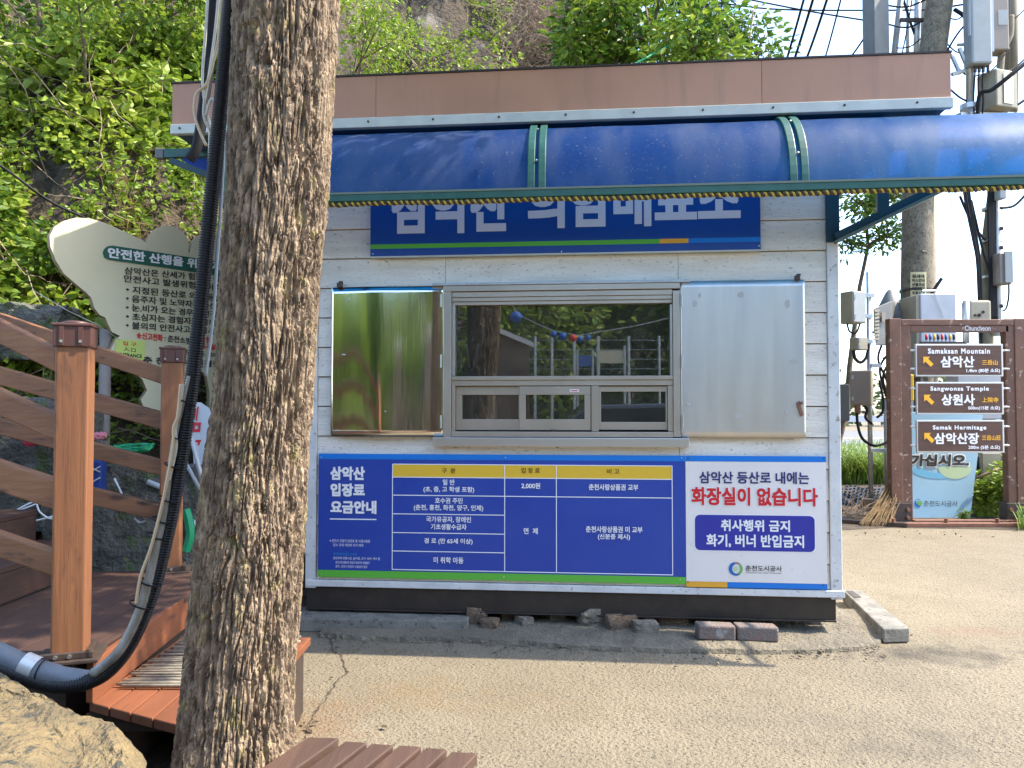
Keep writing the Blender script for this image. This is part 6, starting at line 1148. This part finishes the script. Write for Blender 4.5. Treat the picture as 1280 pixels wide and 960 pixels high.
for a_, b_, sag in (((1100, 5, 11.5), (1168, -6, 11.3), 9), ((1108, 30, 11.5), (1165, 18, 11.3), 10), ((1116, 60, 11.6), (1160, 40, 11.3), 8), ((1180, 20, 11.2), (1214, 10, 11.1), 9), ((1178, 48, 11.2), (1214, 62, 11.1), 10), ((1240, 30, 11.2), (1285, 8, 11.2), 8), ((1240, 88, 11.1), (1285, 70, 11.2), 9), ((1184, 60, 11.2), (1216, 98, 11.0), 8), ((1236, 140, 11.2), (1285, 122, 11.2), 6), ((1128, -5, 11.7), (1150, 60, 11.7), 3), ((1140, 0, 11.7), (1128, 66, 11.7), 3), ((1220, 95, 11), (1262, 60, 11.1), 9), ((1200, 245, 11.3), (1232, 300, 11.4), 8), ((1214, 250, 11.3), (1240, 350, 11.4), 6), ((1250, 260, 11.3), (1285, 240, 11.3), 7)):
    ci += 1; m_ = ((a_[0]+b_[0])/2, (a_[1]+b_[1])/2+sag, (a_[2]+b_[2])/2); mb = MB(); mb.tube(path([a_, m_, b_], 11, 10), q.choice((.010, .014, .02)), 5); solo(mb, 'slung_cable', 'cable_black', CL[ci], 'cable', 'cables slung between the poles', smooth=True)
mb = MB(); mb.tube(path([(775, 90, 8.6), (840, 55, 9), (905, 20, 9.6), (960, -15, 10)], 9), .012, 6); solo(mb, 'green_wire', 'rope_green', 'green insulated wire rising from the roof towards the sky', 'wire', smooth=True)

# ------------------------------------------------------------------ inside the booth
IN = BF
def bpt(px, py, y): x, z = B(px, py, -y); return BF @ Vector((x, y, z))
ct = thing('counter', 'dark counter top inside the booth window', 'counter', (B(700, 560, -.3)[0], .3, ZB1+.05), frame=BF); mb = MB(); mb.box(WX0-.1, WX1+.1, .075, .55, WZ0+.0, WZ0+.03); mb.build('top', 'inside', ct, BF); mb = MB(); mb.box(WX0-.1, WX0-.05, .1, .5, ZB1+.05, WZ0-.001); mb.box(WX1+.05, WX1+.1, .1, .5, ZB1+.05, WZ0-.001); mb.build('leg', 'inside', ct, BF)
mb = MB(); a_, b_ = bpt(609, 524, .25), bpt(621, 494, .25); mb.box(a_.x, b_.x, a_.y, a_.y+.1, WZ0+.032, b_.z); solo(mb, 'paper_box', 'white_print', 'white paper box on the counter behind the left sash', 'box', bevel=.003)
ps = thing('umbrella_stand', 'black holder with white sticks behind the large pane', 'holder', (B(586, 470, -.25)[0], .25, WZ0+.03), frame=BF); x0, x1 = B(574, 465, -.25)[0], B(596, 465, -.25)[0]; mb = MB(); mb.box(x0, x1, .2, .32, WZ0+.031, B(585, 460, -.25)[1]); mb.build('bin', 'dark_metal', ps, BF)
for a_, b_ in ((572, 578), (583, 587), (598, 592)):
    mb = MB(); mb.tube([bpt(b_, 462, .26), bpt(a_, 430, .26)], .010, 6); mb.build('stick', 'white_print', ps)
# the attendant, seated behind the sliding sash
at = thing('person', 'person with dark hair in navy and red jacket sitting behind the sliding sash', 'person', BF @ Vector((B(694, 500, -.75)[0], .75, ZB1+.05)))
ax = B(692, 500, -.75)[0]; hzc = B(690, 462, -.75)[1]
sh = hzc - .27; rows = [(.02, .20, .16, -.62), (.0, .215, .15, -.45), (.0, .205, .135, -.28), (.0, .215, .125, -.12), (.0, .20, .11, -.03), (.0, .12, .085, .03), (.0, .062, .06, .07)]
def loft(m, rows_, cx_, cy_, cz_, n=24, mi=0):
    vs = [(cx_+ox+rx*math.cos(2*math.pi*k/n), cy_+ry*math.sin(2*math.pi*k/n), cz_+z) for ox, rx, ry, z in rows_ for k in range(n)]; r_ = len(rows_); fs = [(i*n+k, i*n+(k+1) % n, (i+1)*n+(k+1) % n, (i+1)*n+k) for i in range(r_-1) for k in range(n)]; m.add(vs, fs + [tuple(range(n-1, -1, -1)), tuple((r_-1)*n+k for k in range(n))], mi)
HR = [(0, .03, .035, -.125), (0, .055, .065, -.11), (0, .066, .082, -.07), (0, .074, .093, -.02), (0, .077, .099, .03), (0, .072, .094, .07), (0, .055, .072, .10), (0, .02, .03, .115)]
mb = MB(); loft(mb, [(0, .055, .055, -.22), (0, .052, .055, -.12)] + HR, ax, .75, hzc, 24)
mb.add([(ax-.012, .655, hzc-.01), (ax+.012, .655, hzc-.01), (ax, .632, hzc-.022), (ax-.016, .66, hzc-.03), (ax+.016, .66, hzc-.03), (ax, .655, hzc+.03)], [(0, 2, 5), (1, 5, 2), (0, 3, 2), (1, 2, 4), (3, 4, 2)])
for s in (-1, 1): stone(mb, (ax+s*.077, .76, hzc+.0), .012, .02, .03, 3, 0, 1, .05)
def arm(m, s, r, pts): m.tube(bez([Vector(p) for p in pts], 4), [float(np.interp(i/(4*(len(pts)-1)), [0, .5, 1], r)) for i in range(4*(len(pts)-1)+1)], 10)
for s in (-1, 1):                                    # hands on the counter, five fingers each
    hx_ = ax+s*.13; stone(mb, (hx_, .42, WZ0+.055), .042, .05, .020, 5, 0, 2, .08)
    for k in range(4): fx = hx_+(k-1.5)*.019; mb.tube([(fx, .39, WZ0+.055), (fx, .35+abs(k-1.4)*.006, WZ0+.062), (fx, .325+abs(k-1.4)*.008, WZ0+.045)], [.009, .0085, .007], 6)
    mb.tube([(hx_-s*.03, .43, WZ0+.052), (hx_-s*.055, .40, WZ0+.054), (hx_-s*.058, .375, WZ0+.05)], [.011, .010, .008], 6)
mb.build('body', 'skin', at, BF, smooth=True)
mb = MB(); loft(mb, [(0, .080, .100, -.03+.045), (0, .083, .106, .06), (0, .078, .100, .09), (0, .058, .076, .118), (0, .02, .03, .13)], ax, .762, hzc, 24); loft(mb, [(0, .082, .060, -.10), (0, .088, .062, -.03), (0, .087, .064, .05)], ax, .80, hzc, 24); mb.build('hair', 'hair', at, BF, smooth=True)
for s in (-1, 1): mb = MB(); stone(mb, (ax+s*.03, .662, hzc+.012), .013, .008, .007, 8, 0, 2, 0); mb.build('eye', 'ink', at, BF)
mb = MB(); mb.box(ax-.024, ax+.024, .668, .672, hzc-.062, hzc-.054); mb.build('mouth', 'red_print', at, BF)
mb = MB(); loft(mb, rows, ax, .76, sh)
for s in (-1, 1): arm(mb, s, (.062, .052, .036), [(ax+s*.17, .76, sh-.06), (ax+s*.24, .73, sh-.22), (ax+s*.245, .62, sh-.33), (ax+s*.17, .50, WZ0+.085), (ax+s*.135, .45, WZ0+.06)])
loft(mb, [(0, .20, .20, -.62), (0, .20, .21, -.70), (0, .17, .19, -.85), (0, .16, .17, ZB1+.06-sh)], ax, .80, sh); mb.build('jacket', 'jacket', at, BF, smooth=True)
mb = MB(); mb.prism(rrect(ax-.09, ax+.02, sh-.42, sh-.10, .03), lambda u, v, t: (u, t, v), .60, .615); mb.build('red_panel', 'jacket_red', at, BF, bevel=.004); mb = MB(); mb.tube([BF @ Vector((ax-.13+.02*i, .60-.004*math.sin(i), sh-.20+.035*math.sin(i*.9))) for i in range(12)], .004, 5); mb.build('piping', 'white_print', at)

# ------------------------------------------------------------------ behind the viewer: what the window and the shutters mirror
def MW(px, py, v): return mirror(W(px, py, v))
g_ = np.random.default_rng(55)
bk_ = MB(); nb_ = 60; vs = []; fs = []
for i in range(nb_+1):
    for j in range(13): x = -30+i; y = -12.5-j*1.1; vs.append((x, y + .012*0, .02+j*.62*(1+.25*mnoise.noise(Vector((x*.2, y*.2, 4)))) + (.4*mnoise.noise(Vector((x*.7, y*.7, 1))) if j else 0)))
for i in range(nb_):
    for j in range(12): a_ = i*13+j; fs.append((a_, a_+13, a_+14, a_+1))
bk_.add(vs, fs); struct(bk_, 'bank', 'hillside'); BV = np.array(vs); P = BV[g_.integers(0, len(BV), 16000)] + g_.normal(size=(16000, 3))*np.array([.7, .6, .3]) + np.array([0, .2, .25]); V, Fq, A = leaves(P, np.full(16000, .34), .2, .65, up=(.2, .6, .7), seed=9); o = fast_mesh('bank_cover', V, Fq, 'leaf', None, A); o['kind'] = 'stuff'; o['label'] = 'leafy cover on the bank behind the viewer'; o['category'] = 'ground cover'
for k in range(16):
    x = -17 + k*2.3 + g_.uniform(-.5, .5); y = -11 + g_.uniform(-1.5, 1.5) + .012*(x)**2; h = g_.uniform(6.0, 8.5)
    if x > 9: y -= 3
    t = thing('roadside_tree', 'roadside tree behind the viewer, ' + ['first', 'second', 'third', 'fourth', 'fifth', 'sixth', 'seventh', 'eighth', 'ninth', 'tenth', 'eleventh', 'twelfth', 'thirteenth', 'fourteenth', 'fifteenth', 'sixteenth'][k] + ' along the far side', 'tree', (x, y, 0), 'roadside trees')
    mb = MB(); mb.tube([(x, y, -.05), (x+.1, y, h*.4), (x, y+.1, h*.8)], [.16, .12, .05], 8); mb.build('trunk', 'branch', t, smooth=True)
    n_ = 3200; c = g_.normal(size=(26, 3))*np.array([1.1, .9, h*.22]) + np.array([x, y, h*.52]); P = c[g_.integers(0, 26, n_)] + g_.normal(size=(n_, 3))*.45; P = P[P[:, 2] > .15]; V, Fq, A = leaves(P, np.full(len(P), .28), .2, .6, seed=k); fast_mesh('crown', V, Fq, 'leaf' if k % 3 else 'leaf_bright', t, A)
ht = thing('small_hut', 'small brown gabled hut behind the viewer', 'hut', Vector((*MW(630, 500, 17).xy, 0))); gp_ = [MW(600, 440, 17), MW(655, 440, 17), MW(655, 417, 17)]
xa, xb = MW(598, 440, 17), MW(662, 440, 17); pk = MW(621, 416, 17); ux = (xb-xa).normalized(); nrm = Vector((ux.y, -ux.x, 0)) if Vector((ux.y, -ux.x, 0)).y < 0 else -Vector((ux.y, -ux.x, 0)); ze = MW(598, 433, 17).z
A0 = Vector((xa.x, xa.y, 0)); B0 = Vector((xb.x, xb.y, 0)); K0 = Vector((pk.x, pk.y, 0)); wl = [A0, B0, B0+Vector((0, 0, ze)), K0+Vector((0, 0, pk.z)), A0+Vector((0, 0, ze))]
kid(ht, 'wall', lambda m: m.add(wl + [p+nrm*2 for p in wl], [(0, 1, 2, 3, 4), (9, 8, 7, 6, 5)] + [(i, (i+1) % 5, (i+1) % 5+5, i+5) for i in range(5)]), 'hut')
kid(ht, 'roof', lambda m: (m.bar(wl[4]-nrm*.1-ux*.1, wl[3]-nrm*.1+Vector((0, 0, .06)), .12, .10), m.bar(wl[3]-nrm*.1+Vector((0, 0, .06)), wl[2]-nrm*.1+ux*.15, .12, .10)), 'hut_trim')
lw = [(637, 378), (645, 394), (668, 407), (692, 417), (703, 419.5), (716, 421.5), (725, 423), (735, 421), (752, 418)]
mb = MB(); mb.tube(bez([MW(x, y-4, 13) for x, y in [(600, 340)] + lw + [(800, 410), (860, 395)]], 4), .008, 4); solo(mb, 'lantern_string', 'cord_white', 'cord carrying paper lanterns behind the viewer', 'cord')
for k, (x, y, r_, mt) in enumerate(((645, 396, 7.5, 'lantern_blue'), (692, 418, 4.3, 'lantern_blue'), (703, 420, 5.2, 'lantern_blue'), (716, 422.5, 5, 'lantern_red'), (725, 424, 4, 'lantern_blue'), (735, 422, 4, 'lantern_blue'))):
    c = MW(x, y, 13); rr_ = r_/F*13; t = thing('paper_lantern', ['largest blue', 'second blue', 'third blue', 'red', 'fifth blue', 'last blue'][k] + ' paper lantern on the cord behind the viewer', 'lantern', c-Vector((0, 0, rr_)), 'paper lanterns'); kid(t, 'shade', lambda m: m.lathe(c, [(rr_*math.sin(R(a)), -rr_*math.cos(R(a))*.95) for a in range(12, 169, 12)], 14), mt, smooth=True); kid(t, 'hook', lambda m: m.tube([c+Vector((0, 0, rr_*.9)), c+Vector((0, 0, rr_*.9+.05))], .006, 5), 'dark_metal')
def bannerq(name, r, v, mt, label, body=None, tm='red_print'):
    a_, b_ = MW(r[0], r[3], v), MW(r[2], r[1], v); t = thing(name, label, 'banner', Vector((*((a_+b_)/2).xy, 0))); u = Vector((b_.x-a_.x, b_.y-a_.y, 0)); n_ = Vector((-u.y, u.x, 0)).normalized()
    kid(t, 'cloth', lambda m: m.obox(((a_.x+b_.x)/2, (a_.y+b_.y)/2, (a_.z+b_.z)/2), u/2, n_*.01, (0, 0, (b_.z-a_.z)/2)), mt); kid(t, 'pole', lambda m: [m.tube([(p.x, p.y, 0), (p.x, p.y, b_.z+.1)], .025, 6) for p in (a_, b_)], 'galv')
    return t
bannerq('banner', (747, 438, 781, 454), 15, 'cream', 'cream banner on two poles behind the viewer'); bannerq('banner', (722, 444, 741, 458), 15, 'metal_blue', 'small blue banner beside the cream one behind the viewer')
fe = thing('wire_fence', 'wire fence with pale posts behind the viewer', 'fence', Vector((*MW(740, 500, 16).xy, 0)))
for x in (669, 690, 718, 748, 786, 824): p = MW(x, 420, 16); kid(fe, 'post', lambda m: m.tube([(p.x, p.y, 0), (p.x, p.y, p.z)], .03, 8), 'galv')
for y in (425, 437, 449, 461): kid(fe, 'wire', lambda m: m.tube([MW(660, y, 16), MW(830, y, 16)], .008, 4), 'galv')
cr_ = thing('parked_car', 'dark parked car behind the viewer', 'car', Vector((*MW(765, 500, 12.5).xy, 0))); c = Vector((*MW(765, 500, 12.5).xy, 0)); ux = (MW(800, 500, 12.5)-MW(700, 500, 12.5)).normalized(); uy = Vector((-ux.y, ux.x, 0))
def carp(s, t_, z): return c + ux*s + uy*t_ + Vector((0, 0, z))
bp_ = [(-2.2, .35), (-2.2, .75), (-2.0, .92), (-1.0, 1.0), (-.45, 1.42), (.9, 1.45), (1.6, 1.02), (2.15, .95), (2.2, .4)]
kid(cr_, 'body', lambda m: m.prism(bp_, lambda u, v, t: carp(u, t, v), -.85, .85), 'car', bevel=.06); kid(cr_, 'side_window', lambda m: [m.prism([(-.85, 1.02), (-.40, 1.36), (.85, 1.38), (1.35, 1.04)], lambda u, v, t: carp(u, t, v), s*.852, s*.86) for s in (-1, 1)], 'car_glass')
for s in (-1.35, 1.4):
    for t_ in (-.8, .8):
        w_ = kid(cr_, 'wheel', lambda m: m.tube([carp(s, t_-.1, .33), carp(s, t_+.1, .33)], .33, 18), 'rubber'); kid(w_, 'rim', lambda m: m.tube([carp(s, t_-.11, .33), carp(s, t_+.11, .33)], .2, 12), 'galv')
kid(cr_, 'headlight', lambda m: [m.obox(carp(-2.18, s*.62, .72), ux*.03, uy*.14, (0, 0, .06)) for s in (-1, 1)], 'white_print')
